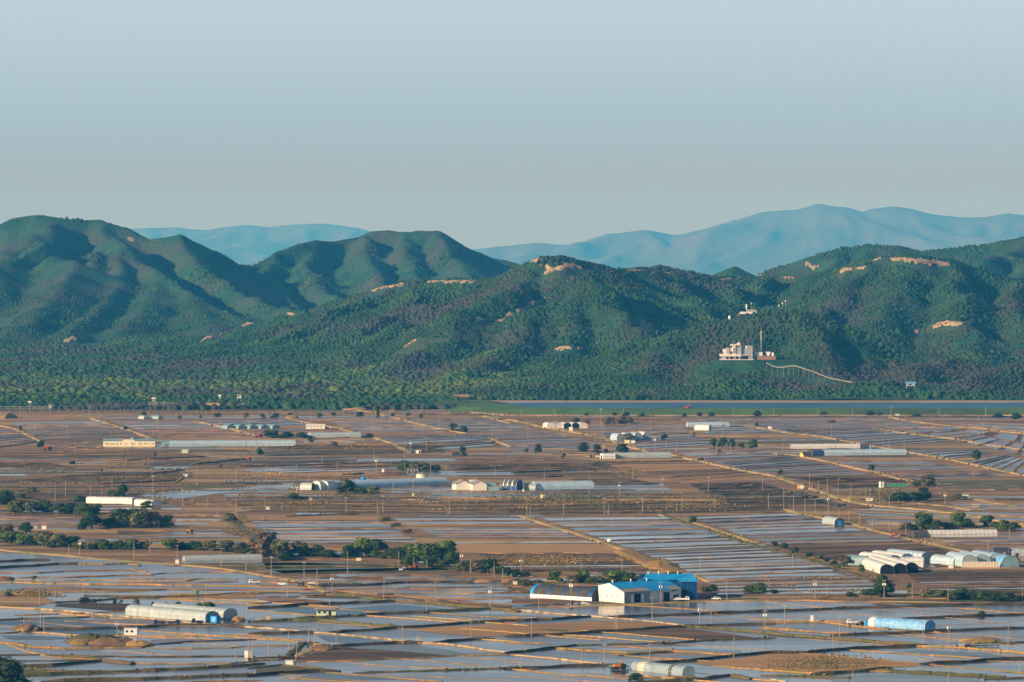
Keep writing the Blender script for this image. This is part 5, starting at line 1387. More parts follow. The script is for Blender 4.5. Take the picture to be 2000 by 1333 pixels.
# blue tarpaulin block by the long plastic house, drums
def drum(px, py, r, h, m, label, cat='drum'):
    x, y = G(px, py); o = MB().tube((0, 0, 0), (0, 0, h), r, n=14).tube((0, 0, h), (0, 0, h+.08), r*.8, n=14).tube((0, 0, h*.5), (0, 0, h*.5+.06), r+.04, n=14).build('plastic_drum', m)
    o.location = (x, y, .1); tag(o, label, cat)
drum(1224, 1309, .95, 1.3, 'bright_blue', 'blue drum beside the orange farm machine')
drum(1692, 1223, .9, 2.2, 'bright_blue', 'upright blue tank at the blue greenhouse end', 'tank')
drum(367, 1101, .9, 1.7, 'yellow_paint', 'yellow tank at the mouth of the ribbed grey greenhouse', 'tank')
drum(1701, 878, 1.0, 2.0, 'bright_blue', 'blue tank by the black end panels', 'tank')
drum(1930.5, 1087, .8, 2.6, 'bright_blue', 'slim blue tank west of the black shed', 'tank')
drum(710, 936.5, 1.6, 1.3, 'bright_blue', 'squat bright blue tank behind the long pale greenhouse', 'tank')
drum(1021, 950, .7, 1.6, 'yellow_paint', 'yellow tank fixed beside the black barrel shed', 'tank')
drum(1646, 868, .6, .9, 'red_paint', 'small red drum on the far road edge')
# straw heap frame by the pond: small gantry
for px, py, lab in ((583, 963, 'white steel gantry left of the big round tree'), (1005-205, 925, 'small tan gantry below the square hedge'), (812, 925, 'second tan gantry next to the round tank')):
    x, y = G(px, py); o = root('gantry', x, y, .05); tag(o, lab, 'gantry')
    for sx_ in (-1.5, 1.5): MB().tube((sx_, 0, 0), (sx_*.6, 0, 4.2), .12, n=5).build('leg', 'white_paint', o)
    MB().box(-1.4, 1.4, -.12, .12, 2.2, 2.4).build('crossbar', 'white_paint', o)
# long pipe by the sluice box
x, y = G(1886, 1264); x2, y2 = G(1952, 1262); o = MB().tube((0, 0, .7), (x2-x, y2-y, .7), .32, n=10).tube((.5, 0, 0), (.5, 0, .7), .15).tube(((x2-x)*.5, (y2-y)*.5, 0), ((x2-x)*.5, (y2-y)*.5, .7), .15).tube((x2-x-.5, y2-y, 0), (x2-x-.5, y2-y, .7), .15).build('water_pipe', 'steel'); o.location = (x, y, .05); tag(o, 'long grey pipe running east from the sluice box', 'pipe')

# vehicles
truck(497, 1142, 'white_paint', 'white_paint', 'white flatbed truck parked between paddies', rz=R(8))
car(551, 1144.5, 'white_paint', 'white pickup standing on the paddy bank', R(-6), 'pickup')
truck(612, 1145, 'wood_old', 'steel', 'brown farm truck with a load at the track bend', rz=R(176), load='beige_net')
tractor(590, 1144.5, 'navy_paint', 'dark tractor behind the brown farm truck')
tractor(787, 1117.5, 'white_paint', 'pale tractor working in green shallow water', R(10))
tractor(811, 1111.5, 'red_paint', 'reddish tractor beside the tree edge of the green paddy', R(80), 1.1)
truck(393, 1164.5, 'green_paint', 'steel', 'green truck half hidden behind a bank', rz=R(3))
truck(312, 1221.5, 'navy_paint', 'navy_paint', 'dark blue truck parked nearest the white cabin box', rz=R(4))
truck(340, 1221, 'navy_paint', 'navy_paint', 'dark blue truck in the middle of the parked three', rz=R(174))
truck(386, 1219.5, 'rubber', 'navy_paint', 'black truck parked by the blue door porch', rz=R(6))
truck(1666, 1221, 'white_paint', 'white_paint', 'white pickup truck facing the blue greenhouse', rz=R(2))
tractor(1681, 1222, 'wood_old', 'rusty tractor beside the white pickup truck', R(20))
tractor(1213, 1309, 'orange_paint', 'orange farm machine at the clear greenhouse end', R(15), 1.5)
tractor(1205, 1308.5, 'green_paint', 'green tractor left of the orange farm machine', R(-20), 1.2)
truck(1189.5, 1061, 'white_paint', 'white_paint', 'white van on the middle dirt road', cat='van', rz=R(85), load='white_paint')
truck(1124, 1184, 'rubber', 'steel', 'black loaded trailer truck in front of the white barn', rz=R(5), load='shade_net')
truck(1335, 1175.5, 'white_paint', 'white_paint', 'white truck before the dark blue warehouse', rz=R(178))
car(1325, 1174.5, 'white_paint', 'silver car outside the right barn door', R(4))
truck(1382, 1170, 'red_paint', 'rubber', 'dark red truck beside the beige panel fence', rz=R(4))
car(1399, 1173.3, 'white_paint', 'white car right of the dark red truck', R(3))
tractor(95, 880.5, 'red_paint', 'bright red tractor under the far left tree', R(15), 1.9, 'red_paint')
tractor(1750, 1048, 'red_paint', 'red tractor on the road left of the black net tunnel', R(-12), 1.1)
truck(1762, 1050, 'brick_red', 'rubber', 'brown truck behind the red road tractor', rz=R(-10))
tractor(373, 1041.5, 'orange_paint', 'orange tractor in the strip fields beyond the hedgerow', R(5), 1.2)
tractor(487, 899.5, 'red_paint', 'red tractor on the dark bank below the blue greenhouse', R(5), 1.3)
tractor(142, 907, 'rubber', 'black tractor on the pale bank at far left', R(40), 1.2)
tractor(508, 855, 'red_paint', 'orange red tractor left of the square hedge', R(10), 1.7)
tractor(1370, 901, 'rubber', 'black tractor crossing the long dirt road', R(10), 1.3)
truck(1171, 895.5, 'white_paint', 'white_paint', 'white truck by the white arched section', rz=R(3))
truck(1150, 895.5, 'rubber', 'steel', 'dark truck west of the white arched section', rz=R(178))
truck(640, 838, 'white_paint', 'white_paint', 'white truck east of the whitewashed shed', rz=R(178))
tractor(1345, 802, 'red_paint', 'bright red vehicle on the river embankment', R(0), 2.2, 'red_paint')
bpy.data.objects[-1] if False else None

# ================================================================== utility poles
def pole_proto(kind):
    o = root('utility_pole', 0, 0, 0)
    MB().tube((0, 0, -.3), (0, 0, 10), .19, .11, n=7).build('shaft', 'wood_old', o)
    if kind >= 1:
        arm = MB().box(-.9, .9, -.06, .06, 9.2, 9.34).build('crossarm', 'steel', o)
        m = MB()
        for x_ in (-.8, 0, .8): m.tube((x_, 0, 9.34), (x_, 0, 9.62), .07, n=5)
        m.build('insulator', 'white_paint', arm)
    if kind == 2:
        MB().tube((-.55, 0, 6.9), (-.55, 0, 8.0), .34, n=8).build('transformer', 'white_paint', o)
        MB().tube((.55, 0, 6.9), (.55, 0, 8.0), .34, n=8).build('transformer', 'white_paint', o)
    return o
def clone(o, parent=None):
    c = o.copy(); COL.objects.link(c)
    if parent is not None: c.parent = parent
    for ch in list(o.children): clone(ch, c)
    return c
def drop(o):
    for ch in list(o.children): drop(ch)
    bpy.data.objects.remove(o)
LANDMARKS = [('white barn', 1240, 1160), ('grey greenhouse pair', 340, 1200), ('torn clear greenhouse', 1300, 1308), ('blue plastic greenhouse', 1760, 1220), ('green hipped hut', 637, 1196),
 ('white cabin box', 255, 1236), ('leaning pole box', 565, 1296), ('canal edge box', 816, 1250), ('ribbed grey greenhouse', 430, 1094), ('weedy hedgerow', 700, 1080), ('dark mouthed tunnels', 1740, 1110),
 ('pale net wall', 1915, 1100), ('black netted greenhouse', 1870, 1045), ('lone barrel greenhouse', 1625, 1020), ('white gabled farm', 930, 950), ('white twin arches', 635, 948), ('round cream tank', 824, 932),
 ('sagging white shed', 220, 980), ('white fronted greenhouse', 1240, 890), ('long blue greenhouse', 1680, 884), ('cream barrack', 250, 865), ('glassy blue greenhouse', 450, 866), ('pale grey shed', 655, 850),
 ('five gabled greenhouses', 490, 832), ('far white arches', 1098, 832), ('hooped greenhouse cluster', 1228, 855), ('far bluish tunnel', 1385, 834), ('upright white tanks', 1722, 948), ('tan wood house', 415, 794),
 ('white road van', 1189, 1058), ('cream kiosk', 1060, 970), ('pale green pond hut', 1885, 972), ('long sluice pipe', 1910, 1260), ('track end cabinet', 1586, 1210), ('parked white flatbed', 497, 1139),
 ('far left red tractor', 95, 876), ('river embankment end', 930, 796), ('red embankment vehicle', 1345, 800), ('tan earth hut', 1562, 950), ('orange strip tractor', 373, 1038), ('tiny bank hut', 362, 928), ('wide dark big tree', 1727, 1158)]
ORD = 'first second third fourth fifth sixth seventh eighth ninth tenth eleventh twelfth thirteenth fourteenth fifteenth sixteenth'.split()
def make_labels(items, noun):
    """items: (obj, px, py, adj) -> unique labels by landmark, side and order"""
    cl = {}
    for ob, px, py, adj in items:
        lm = min(LANDMARKS, key=lambda l: math.hypot(px-l[1], (py-l[2])*2.2))
        dx, dy = px-lm[1], py-lm[2]
        side = ('left of' if dx < 0 else 'right of') if abs(dx) > 2.5*abs(dy) else ('beyond' if dy < 0 else 'in front of')
        cl.setdefault((adj, lm[0], side), []).append((px, ob))
    for (adj, lm, side), L_ in cl.items():
        L_.sort(key=lambda q: q[0])
        for i, (px, ob) in enumerate(L_):
            t = f"{adj} {side} the {lm}"
            if len(L_) > 1: t += f", {ORD[min(i, 15)]} from the left"
            ob['label'] = t
protos = [pole_proto(k) for k in range(3)]
PO = '''135,1084,21 156,1084,29,2 262,1094,39 293,1082,28 346,1101,37,1 432,1111,42,1 481,1117,37 460,1080,32 78,1182,32 108,1178,34 162,1166,29 47,1225,25 79,1229,39 86,1236,29 269,1225,36 229,1241,29,2 402,1165,28 474,1212,34 461,1290,34 485,1275,24 493,1290,40,1
530,1127,41,1 594,1134,37,1 619,1147,40 649,1161,40,2 562,1166,36 679,1120,43 779,1102,25 808,1107,20 834,1110,17 750,1169,45 850,1179,45,1 957,1189,44,2 833,1197,27,1 644,1202,35 902,1116,40,2 919,1120,27 965,1127,30 982,1137,26 952,1120,22 786,1257,40 920,1249,36,1 657,1259,35 614,1262,34,1 603,1254,27 564,1272,38 525,1280,39 577,1300,41
1018,1122,35,2 1215,1120,29 1135,1116,18 1270,1129,18 1115,1185,55,2 1052,1196,42 1174,1206,42 1274,1216,52,1 1291,1177,41,2 1375,1170,31 1420,1174,39,1 1368,1117,31 1367,1222,41,2 1389,1222,38 1494,1236,46,2 1038,1244,34 1200,1231,29 1205,1231,39 1138,1297,33 1181,1297,40,1 1269,1294,38,1 1433,1284,42
1549,1111,29 1782,1106,31,1 1592,1170,38,2 1615,1164,28 1727,1170,38,2 1782,1170,31,1 1852,1174,26 1997,1178,30 1533,1219,38,1 1640,1247,45,1 1627,1271,40 1803,1260,51,1 1854,1261,46,2 1969,1271,51 1666,1335,25 1852,1335,34 1992,1325,36 1930,1087,31 1941,1082,19 1886,1104,26 1982,1106,29 1990,1107,28 1807,1062,12
47,820,21 67,840,24 131,854,22 146,887,26 174,817,20 217,856,16 250,885,18 300,855,18 308,839,24 27,882,18 369,885,28 428,831,19 292,811,21 55,852,26 128,970,32 108,980,30 219,955,25 299,977,50,1 385,950,38 357,990,35,1 317,980,20 405,992,20 424,1007,15 461,1010,42 462,942,27 56,1060,24 351,796,14 320,797,16 199,975,25 177,970,20
607,999,31,2 676,1002,31,1 738,1005,27 748,1001,26 878,1005,33 735,924,31,2 802,887,27,2 790,895,37 859,839,26 762,838,37,1 888,856,24 961,855,24 972,837,27 660,835,18 607,825,35 744,807,17 730,900,25 833,882,18 659,931,29 629,905,18 768,965,25 807,962,25,1 791,922,20 871,920,18 967,930,20 841,925,20 603,955,25 520,940,30 577,932,26 518,992,27 550,997,15
1029,1009,34,1 1036,1009,24 1101,1007,32,1 1180,1006,34,1 1189,1007,22 1255,1001,29,1 1332,1000,31 1322,1000,20 1396,997,30 1210,972,31,2 1294,965,31,1 1384,962,31,1 1489,959,29 1151,965,45 1063,937,24 1237,937,27 1279,881,29,2 1322,890,32 1301,877,20 1099,892,20 1101,856,31,1 1031,855,25 1173,837,40,1 1178,852,28 1270,839,21 1411,857,22 1409,834,21 1082,814,17 1217,811,17 1266,809,12 1432,814,20 1399,885,22 1427,887,24 1018,811,11 1460,830,16
1511,814,18 1597,810,12 1665,814,20 1740,813,20,1 1834,811,18 1925,811,18 1624,854,26 1730,852,25 1824,848,20 1920,852,26,1 1945,880,22 1529,885,22 1632,878,22 1766,880,22 1737,876,17 1726,877,17 1581,950,27 1599,958,18,1 1616,964,31 1637,970,37,1 1662,975,32 1691,980,32 1699,972,20 1717,990,35,1 1737,988,22 1531,997,45 1550,1000,32 1572,1000,28 1592,1005,30 1618,1007,42,2 1639,1014,21 1658,1018,22 1679,1026,24 1704,1035,22 1737,1037,20 1769,1050,27 1819,1057,25 1971,1055,25 1846,985,22,2 1901,932,12 1501,995,30'''
pitems = []; prng = random.Random(3)
for t in PO.split():
    v = [float(q) for q in t.split(',')]
    x, y = G(v[0], v[1]); h = v[2]*y/F
    k = int(v[3]) if len(v) > 3 else 0
    o = clone(protos[k]); o.location = (x, y, 0.05)
    s = h/10.0; o.scale = (1.0, 1.0, s)
    lean = {577: 5, 1200: 5, 1138: -5, 78: -2, 1020: 3}.get(int(v[0]), prng.uniform(-1.0, 1.0))
    o.rotation_euler = (R(prng.uniform(-.8, .8)), R(lean), prng.uniform(-.5, .5))
    o['category'] = 'utility pole'; o['group'] = 'grey utility poles across the farmland'
    pitems.append((o, v[0], v[1], ('plain grey utility pole', 'utility pole with crossarm', 'utility pole with white transformers')[k]))
for p_ in protos: drop(p_)
make_labels(pitems, 'pole')

# ================================================================== trees
def crown_mesh(seed, w, h, n, name, trunk_frac=.2, lobes=9, leaf=.31):
    r = random.Random(seed)
    Ls = []
    for i in range(lobes):
        a = r.uniform(0, 6.28); q = r.uniform(.1, .62); zz = r.uniform(trunk_frac+.08, .86)
        rad = r.uniform(.2, .36)*(1.15-abs(zz-.5)*.7)
        Ls.append((math.cos(a)*q*w/2*(1.25-zz*.6), math.sin(a)*q*w/2*(1.25-zz*.6), zz*h*.92, rad*w*.62, rad*h*.55))
    Ls.append((0, 0, h*.58, w*.34, h*.32))
    V = []; Fc = []
    for cx, cy, cz, rw, rh in Ls:           # a rough dark-sided body under the leaves
        n0 = len(V); k = 7
        for el in (-50, -10, 30, 65):
            for i in range(k):
                a = 6.283*i/k; q = .74+r.uniform(-.12, .1)
                V.append((cx+rw*q*math.cos(R(el))*math.cos(a), cy+rw*q*math.cos(R(el))*math.sin(a), cz+rh*q*math.sin(R(el))))
        for j in range(3):
            for i in range(k): Fc.append((n0+j*k+i, n0+j*k+(i+1) % k, n0+(j+1)*k+(i+1) % k, n0+(j+1)*k+i))
        Fc.append(tuple(n0+3*k+i for i in range(k)))
    for i in range(n):
        cx, cy, cz, rw, rh = r.choice(Ls)
        a = r.uniform(0, 6.283); sz = r.uniform(-.75, 1); c = math.sqrt(max(0, 1-sz*sz)); q = r.uniform(.8, 1.14)
        p = Vector((cx+rw*c*math.cos(a)*q, cy+rw*c*math.sin(a)*q, max(cz+rh*sz*q, h*.02)))
        nn = Vector((c*math.cos(a)+r.uniform(-.7, .7), c*math.sin(a)+r.uniform(-.7, .7), sz+r.uniform(-.5, .9))).normalized()
        t = nn.orthogonal().normalized(); b = nn.cross(t); s = leaf*r.uniform(.6, 1.5); an = r.uniform(0, 3)
        t2 = t*math.cos(an)+b*math.sin(an); b2 = nn.cross(t2); q0 = len(V)
        V += [tuple(p+t2*s), tuple(p+b2*s*.6), tuple(p-t2*s), tuple(p-b2*s*.6+nn*s*.3)]
        Fc.append((q0, q0+1, q0+2, q0+3))
    return np_mesh(name, V, Fc)
def trunk_mesh(seed, h, tf, w):
    r = random.Random(seed); m = MB()
    m.tube((0, 0, -.3), (r.uniform(-.2, .2), 0, h*.45), h*.035, h*.022, n=7)
    for i in range(4):
        a = r.uniform(0, 6.28); z0 = h*r.uniform(.22, .42)
        m.tube((0, 0, z0), (math.cos(a)*w*.25, math.sin(a)*w*.25, z0+h*.3), h*.018, h*.008, n=5)
    return np_mesh('trunk', m.v, m.f)
CM = {}; TM = {}
for k, (mm, var, n, tf) in {'round': ('crown_green', 4, 760, .05), 'dark': ('crown_dark', 3, 700, .04), 'olive': ('crown_olive', 3, 520, .05), 'brown': ('crown_brown', 2, 420, .04),
                            'bright': ('crown_bright', 2, 620, .04), 'bush': ('crown_green', 2, 420, .0), 'tall': ('crown_dark', 1, 420, .42)}.items():
    for i in range(var):
        me = crown_mesh(i*13+len(k)*7+3, 6, 6, int(n*1.6), 'crown', tf, 10+i)
        me.materials.append(MATS[mm]); CM[k, i] = me
        tm = trunk_mesh(i+5, 6, tf, 6); tm.materials.append(MATS['bark']); TM[k, i] = tm
ADJ = {'round': 'round green tree', 'dark': 'dark green tree', 'olive': 'yellowish olive tree', 'brown': 'brownish half bare tree', 'bright': 'bright green tree', 'bush': 'low green bush', 'tall': 'dark tree on a bare trunk'}
TR = '''240,972,26,24,d 217,970,28,12,b 153,981,26,14,B 8,988,42,28,d 62,964,20,12,o 42,974,20,9,d 30,1002,36,24,o 58,1002,34,24,o 86,1001,34,22,r 112,1003,30,20,r 138,1004,36,20,d 163,1006,36,22,r 187,1004,30,20,o 178,1033,42,34,d 214,1031,36,20,r 244,1031,36,27,r 270,1032,42,34,o 300,1031,36,30,n 326,1030,26,22,o 234,1012,40,18,r 262,1010,36,16,o 285,994,22,14,r 50,1040,26,18,d 10,1050,42,24,n 18,1063,46,26,B 50,1064,40,22,B 84,1069,46,30,o 112,1071,50,28,o 141,1068,36,20,r 196,1070,30,16,r 150,1073,22,14,o 175,1074,24,14,o 205,1074,26,16,r 231,1074,28,18,r 256,1074,30,20,r 285,1073,28,16,o 330,1076,36,24,B 354,1074,22,14,r 380,1075,32,18,r 408,1076,36,20,o 440,1078,36,22,o 470,1081,34,22,n 487,1084,30,12,d 448,1022,28,18,o
515,1089,54,46,n 549,1090,42,36,o 583,1088,36,30,o 553,1096,28,18,d 610,1088,40,16,d 640,1090,42,15,d 622,1080,22,14,r 680,1091,28,24,d 706,1090,46,40,B 737,1090,42,34,r 762,1093,30,20,d 783,1097,36,26,d 815,1100,48,40,B 842,1102,44,40,r 866,1100,50,44,B 880,1103,30,26,r 842,1109,40,20,d 905,1117,40,20,o 931,1120,32,24,n 955,1120,44,26,d 990,1123,22,14,d 798,1104,30,18,r
1008,1128,16,16,d 1030,1127,14,8,d 1085,1136,32,22,B 1141,1136,26,22,B 1120,1139,32,14,o 1200,1139,50,24,B 1226,1139,32,18,r 1172,1140,30,12,o 1256,1139,26,18,r 1392,1156,22,14,d 1376,1157,18,10,o 1466,1158,28,14,r 1486,1159,26,20,r 1028,1145,26,12,o 1014,1142,16,10,r 1156,1140,22,13,r 1235,1331,16,14,r 1253,1331,8,7,r 1050,1141,26,8,o
1727,1167,46,34,d 1700,1165,28,14,r 1722,1136,24,14,B 1777,1149,11,10,r 1660,1166,24,9,r 1816,1169,30,16,o 1838,1171,30,18,o 1862,1173,28,16,r 1880,1172,30,24,r 1903,1173,28,17,d 1922,1174,30,22,r 1946,1176,28,18,d 1970,1177,30,18,d 1992,1178,26,14,d 1917,1205,15,11,r 1512,1067,16,9,d 1532,1071,16,10,d 1553,1081,15,12,r 1580,1088,16,8,d 1600,1093,18,9,o 1615,1098,16,8,d 1630,1104,14,9,d 1655,1108,26,22,o 1683,1118,12,14,r 1637,1112,18,10,o 1985,1100,14,18,n 1510,1160,22,8,r
506,896,15,20,t 513,817,12,8,d 538,817,18,10,d 567,816,12,9,d 624,815,12,8,d 651,812,10,6,d 703,814,16,9,d 738,816,10,13,d 767,814,10,6,d 797,813,12,7,n 822,816,8,7,d 530,856,42,16,r 560,857,34,13,d 588,857,30,12,d 605,864,13,13,d 720,856,24,9,d 886,843,22,15,d 904,845,18,13,r 904,891,16,18,d 891,891,18,8,o 675,964,36,27,r 706,964,26,12,r 731,965,26,15,o 573,976,26,12,d 790,920,26,20,r 812,920,26,17,o 833,920,26,14,r 852,920,22,12,d 751,1018,24,7,o 775,1030,22,8,o 795,1042,22,8,n 652,872,18,9,n
1051,885,16,16,d 1027,884,14,8,o 1140,885,26,20,d 1167,886,23,17,d 1184,885,10,8,n 1216,885,25,17,d 1101,895,10,9,d 1228,863,24,15,n 1298,858,15,10,d 1356,852,8,7,r 1394,873,20,16,r 1412,873,20,17,d 1430,873,18,14,d 1447,875,22,12,o 1470,876,22,16,r 1405,885,12,6,r 1353,1022,15,14,r 1125,825,16,8,d 1147,829,14,9,n 1190,829,26,13,n 1212,829,30,14,n 1228,827,22,12,n 1145,813,10,6,d 1200,813,12,7,d 1224,814,16,9,d 1254,814,12,7,d 1337,815,10,7,d 1366,814,14,8,d 1390,814,14,8,d 1479,815,20,12,d 1478,831,9,5,d
1907,907,24,27,t 1702,920,14,13,r 1524,926,14,9,r 1812,951,36,22,n 1790,949,20,9,d 1756,981,36,18,d 1782,981,30,18,d 1804,980,28,26,d 1806,1036,42,34,r 1772,1036,32,15,n 1832,1037,34,18,d 1870,1031,32,32,B 1889,1032,30,18,d 1852,1036,28,15,d 1930,1029,28,22,r 1961,1036,24,20,B 1982,1037,24,16,r 1872,977,20,12,n 1610,813,16,8,d 1700,813,20,9,d 1720,813,16,7,d 1790,815,20,6,d 1950,816,22,8,d 1985,820,24,12,d 1625,826,16,5,n
280,818,13,13,d 40,841,6,9,d 80,882,16,22,t 245,840,9,7,d 425,814,18,6,d 481,815,12,8,n 392,817,8,6,n 350,818,10,6,n 302,892,9,9,n 430,915,8,10,n 66,1133,14,8,o
224,1180,8,9,d 236,1179,9,6,r 266,1179,13,9,n 347,1184,14,8,r 407,1188,24,12,B 390,1187,16,9,r 298,1181,5,6,d 324,1183,8,6,r 165,1176,22,8,d 182,1176,16,6,r 15,1166,18,10,r 45,1229,10,8,r 183,1251,18,9,o'''
KK = {'d': 'dark', 'b': 'bush', 'B': 'bright', 'o': 'olive', 'r': 'round', 'n': 'brown', 't': 'tall'}
titems = []; tr = random.Random(8)
rows_ = [t.split(',') for t in TR.split()]
extra = []
for i, v in enumerate(rows_[:-1]):          # undergrowth that closes the gaps in the hedgerows
    w_ = rows_[i+1]; dx = float(w_[0])-float(v[0]); 
    if float(v[1]) > 930 and 12 < abs(dx) < 42 and abs(float(w_[1])-float(v[1])) < 8 and float(v[3]) > 13:
        extra.append([str((float(v[0])+float(w_[0]))/2+tr.uniform(-3, 3)), str((float(v[1])+float(w_[1]))/2+tr.uniform(-3, 0)), str(tr.uniform(26, 36)), str(tr.uniform(8, 15)), tr.choice('bbod')])
for v in rows_+extra:
    px, py, w, h = [float(q) for q in v[:4]]; k = KK[v[4]]
    if k == 'round' and h < 11: k = 'bush'
    var = tr.randrange({'round': 4, 'dark': 3, 'olive': 3, 'brown': 2, 'bright': 2, 'bush': 2, 'tall': 1}[k])
    x, y = G(px, py); s = y/F
    o = root('shrub' if k == 'bush' else 'tree', x, y+w*s*.3, 0, tr.uniform(0, 6.28))
    wf = 4.6 if py > 930 else 5.2
    o.scale = (w*s/wf, w*s/wf, h*s/5.3)
    link('crown', CM[k, var], None, o); link('trunk', TM[k, var], None, o)
    o['category'] = 'bush' if k == 'bush' else 'tree'; o['group'] = 'trees and bushes among the paddies'
    titems.append((o, px, py, ADJ[k]))
make_labels(titems, 'tree')
# large dark tree cut by the lower left corner
me = crown_mesh(77, 22, 15, 2600, 'crown', .02, 16, .5); me.materials.append(MATS['crown_dark'])
x, y = G(2, 1350); o = root('tree', x, y, 0); link('crown', me, None, o)
tm = trunk_mesh(3, 15, .1, 22); tm.materials.append(MATS['bark']); link('trunk', tm, None, o)
tag(o, 'large near black tree cut off by the lower left corner', 'tree')

# ================================================================== hilltop observatory
ox_, oy_, oz_ = P(1407, 702.2, 5180)
ob = root('observatory', ox_, oy_, oz_-.1, 0); tag(ob, 'white concrete observatory on pillars standing on the wooded hill', 'building')
k = 5180/F
def bx(x0, x1, y0, y1, z0, z1, name, m): MB().box(x0*k, x1*k, y0, y1, z0*k, z1*k).build(name, m, ob)
bx(-1, 66, -2, 24, -3.5, 0.0, 'terrace', 'concrete_white')
bx(-.5, 41, 0, 16, 6, 10, 'deck', 'concrete_white')
for x in (2.6, 7, 10, 17, 28, 37.5): bx(x, x+1, .2, .8, 0, 6, 'pillar', 'concrete_white')
bx(4, 40, 4, 15, 0, 6, 'lower_wall', 'concrete')
for x in (11, 19, 30): MB().box(x*k, (x+5)*k, 3.85, 3.98, .6*k, 4.6*k).build('window', 'glass_dark', ob)
bx(5.5, 12, 3, 12, 13.5, 20, 'upper_room', 'concrete_white'); bx(7, 12, 4, 11, 10, 13.5, 'upper_room', 'concrete_white')
bx(12.2, 18, 2, 14, 10, 22.5, 'stair_block', 'concrete')
bx(24, 29.5, 2, 14, 10, 28, 'tower', 'concrete_white'); bx(20, 32, 1, 14, 26.6, 29, 'tower_cap', 'concrete_white')
for i, z in enumerate((12.5, 17.5)): MB().box(24.9*k, 28.2*k, 1.86, 1.98, z*k, (z+3.4)*k).build('window', 'glass_dark', ob)
bx(20, 24, 2.5, 8, 15.5, 22, 'balcony', 'concrete_white')
bx(29.6, 41, 3, 15, 10.1, 27, 'main_block', 'grey_cladding')
MB().tube((37*k, 9, 27*k), (37*k, 9, 30.5*k), 4.2*k, n=20).tube((37*k, 9, 30.5*k), (37*k, 9, 32.5*k), 4.2*k, 1.2*k, n=20).build('dome', 'concrete_white', ob)
MB().tube((37*k, 9, 32*k), (37*k, 9, 37*k), .15).tube((21*k, 5, 29*k), (21*k, 5, 32*k), .12).tube((24*k, 5, 29*k), (24*k, 5, 32*k), .12).build('antenna', 'steel', ob)
bx(41.1, 50, 5, 16, 10, 21, 'glass_bay', 'film_teal')
bx(50, 63, 1, 18, 0, 26.5, 'right_block', 'grey_cladding'); bx(49, 52.5, .4, .98, 21, 26, 'corner_panel', 'white_paint')
bx(46, 55, .3, .95, 0, 7, 'entrance', 'dark_opening'); bx(41.1, 50, 1.0, 4.9, 7, 10, 'canopy', 'grey_cladding')
bx(55.2, 56.6, .2, .9, 0, 5, 'pillar', 'concrete_white')
ox2, oy2, oz2 = P(1472, 701, 5184)
an = root('annex_building', ox2, oy2, oz2-.2, 0); tag(an, 'small white annex on a red brick wall beside the observatory', 'building')
def ax_(x0, x1, y0, y1, z0, z1, name, m): MB().box(x0*k, x1*k, y0, y1, z0*k, z1*k).build(name, m, an)
ax_(0, 43, 0, 8, -4, 6, 'retaining_wall', 'brick_red'); ax_(2, 12, 1, 7, 6.1, 13, 'white_room', 'white_paint'); ax_(13, 17, 1, 7, 6.1, 13, 'white_room', 'white_paint')
m = MB(); m.quad((24*k, 1, 13*k), (26.5*k, 1, 6.1*k), (30.5*k, 1, 6.1*k), (33*k, 1, 13*k)); m.quad((24*k, 6, 13*k), (26.5*k, 6, 6.1*k), (30.5*k, 6, 6.1*k), (33*k, 6, 13*k)); m.quad((24*k, 1, 13*k), (33*k, 1, 13*k), (33*k, 6, 13*k), (24*k, 6, 13*k)); m.quad((30.5*k, 1, 6.1*k), (30.5*k, 6, 6.1*k), (33*k, 6, 13*k), (33*k, 1, 13*k)); m.build('flared_pavilion', 'white_paint', an)
MB().prism([(1, 13*k), (3.5, 15*k), (6, 13*k)], 23*k, 34*k).build('red_roof', 'brick_red', an)
ax_(35, 39.5, 1, 6, 6.1, 12, 'white_room', 'white_paint')
ax_(34, 36, .2, .9, -2, 5, 'doorway', 'dark_opening')
mx_, my_, mz_ = P(1486.5, 690, 5190)
o = root('radio_mast', mx_, my_, mz_-3, 0); tag(o, 'tall thin radio mast beside the hilltop observatory', 'mast')
m = MB()
for dx, dy in ((-.5, 0), (.5, 0), (0, .8)): m.tube((dx, dy, 0), (dx*.3, dy*.3, 26), .13, .08, n=4)
for i in range(13): m.tube((-.5, 0, i*2), (.5*(1-i/20), 0, i*2+2), .06, n=4); m.tube((.5*(1-i/20), 0, i*2), (0, .7*(1-i/20), i*2+2), .06, n=4)
m.build('lattice', 'steel', o); MB().tube((0, .2, 16), (0, .2, 25.5), .36, n=8).build('antenna', 'white_paint', o)
# monorail track running down to the right on trestles
mr = root('monorail', track[0][0], track[0][1], track[0][2], 0); tag(mr, 'pale monorail track on trestle legs descending the wooded hill', 'railway')
pts = []
for a, b in zip(track[:-1], track[1:]):
    for i in range(6): pts.append(Vector(a).lerp(Vector(b), i/6))
pts.append(Vector(track[-1])); org = Vector(track[0])
top = [Vector((p.x, p.y, min(max(p.z, float(height(p.x, p.y))+1.2), float(height(p.x, p.y))+9))) for p in pts]
for _ in range(6):
    zs = [p.z for p in top]
    for i in range(1, len(top)-1): top[i].z = (zs[i-1]+2*zs[i]+zs[i+1])/4
mm = MB(); m2 = MB()
for a, b in zip(top[:-1], top[1:]):
    mm.tube(tuple(a-org), tuple(b-org), .24, n=4); m2.tube(tuple(a-org+Vector((0, 1.6, .5))), tuple(b-org+Vector((0, 1.6, .5))), .12, n=4)
mm.build('rail', 'wood_old', mr); m2.build('handrail', 'steel', mr)
for p in top[::2]:
    g_ = float(height(p.x, p.y))
    MB().tube(tuple(p-org), (p.x-org.x, p.y-org.y, g_-1.5-org.z), .16, n=4).build('leg', 'wood_old', mr)
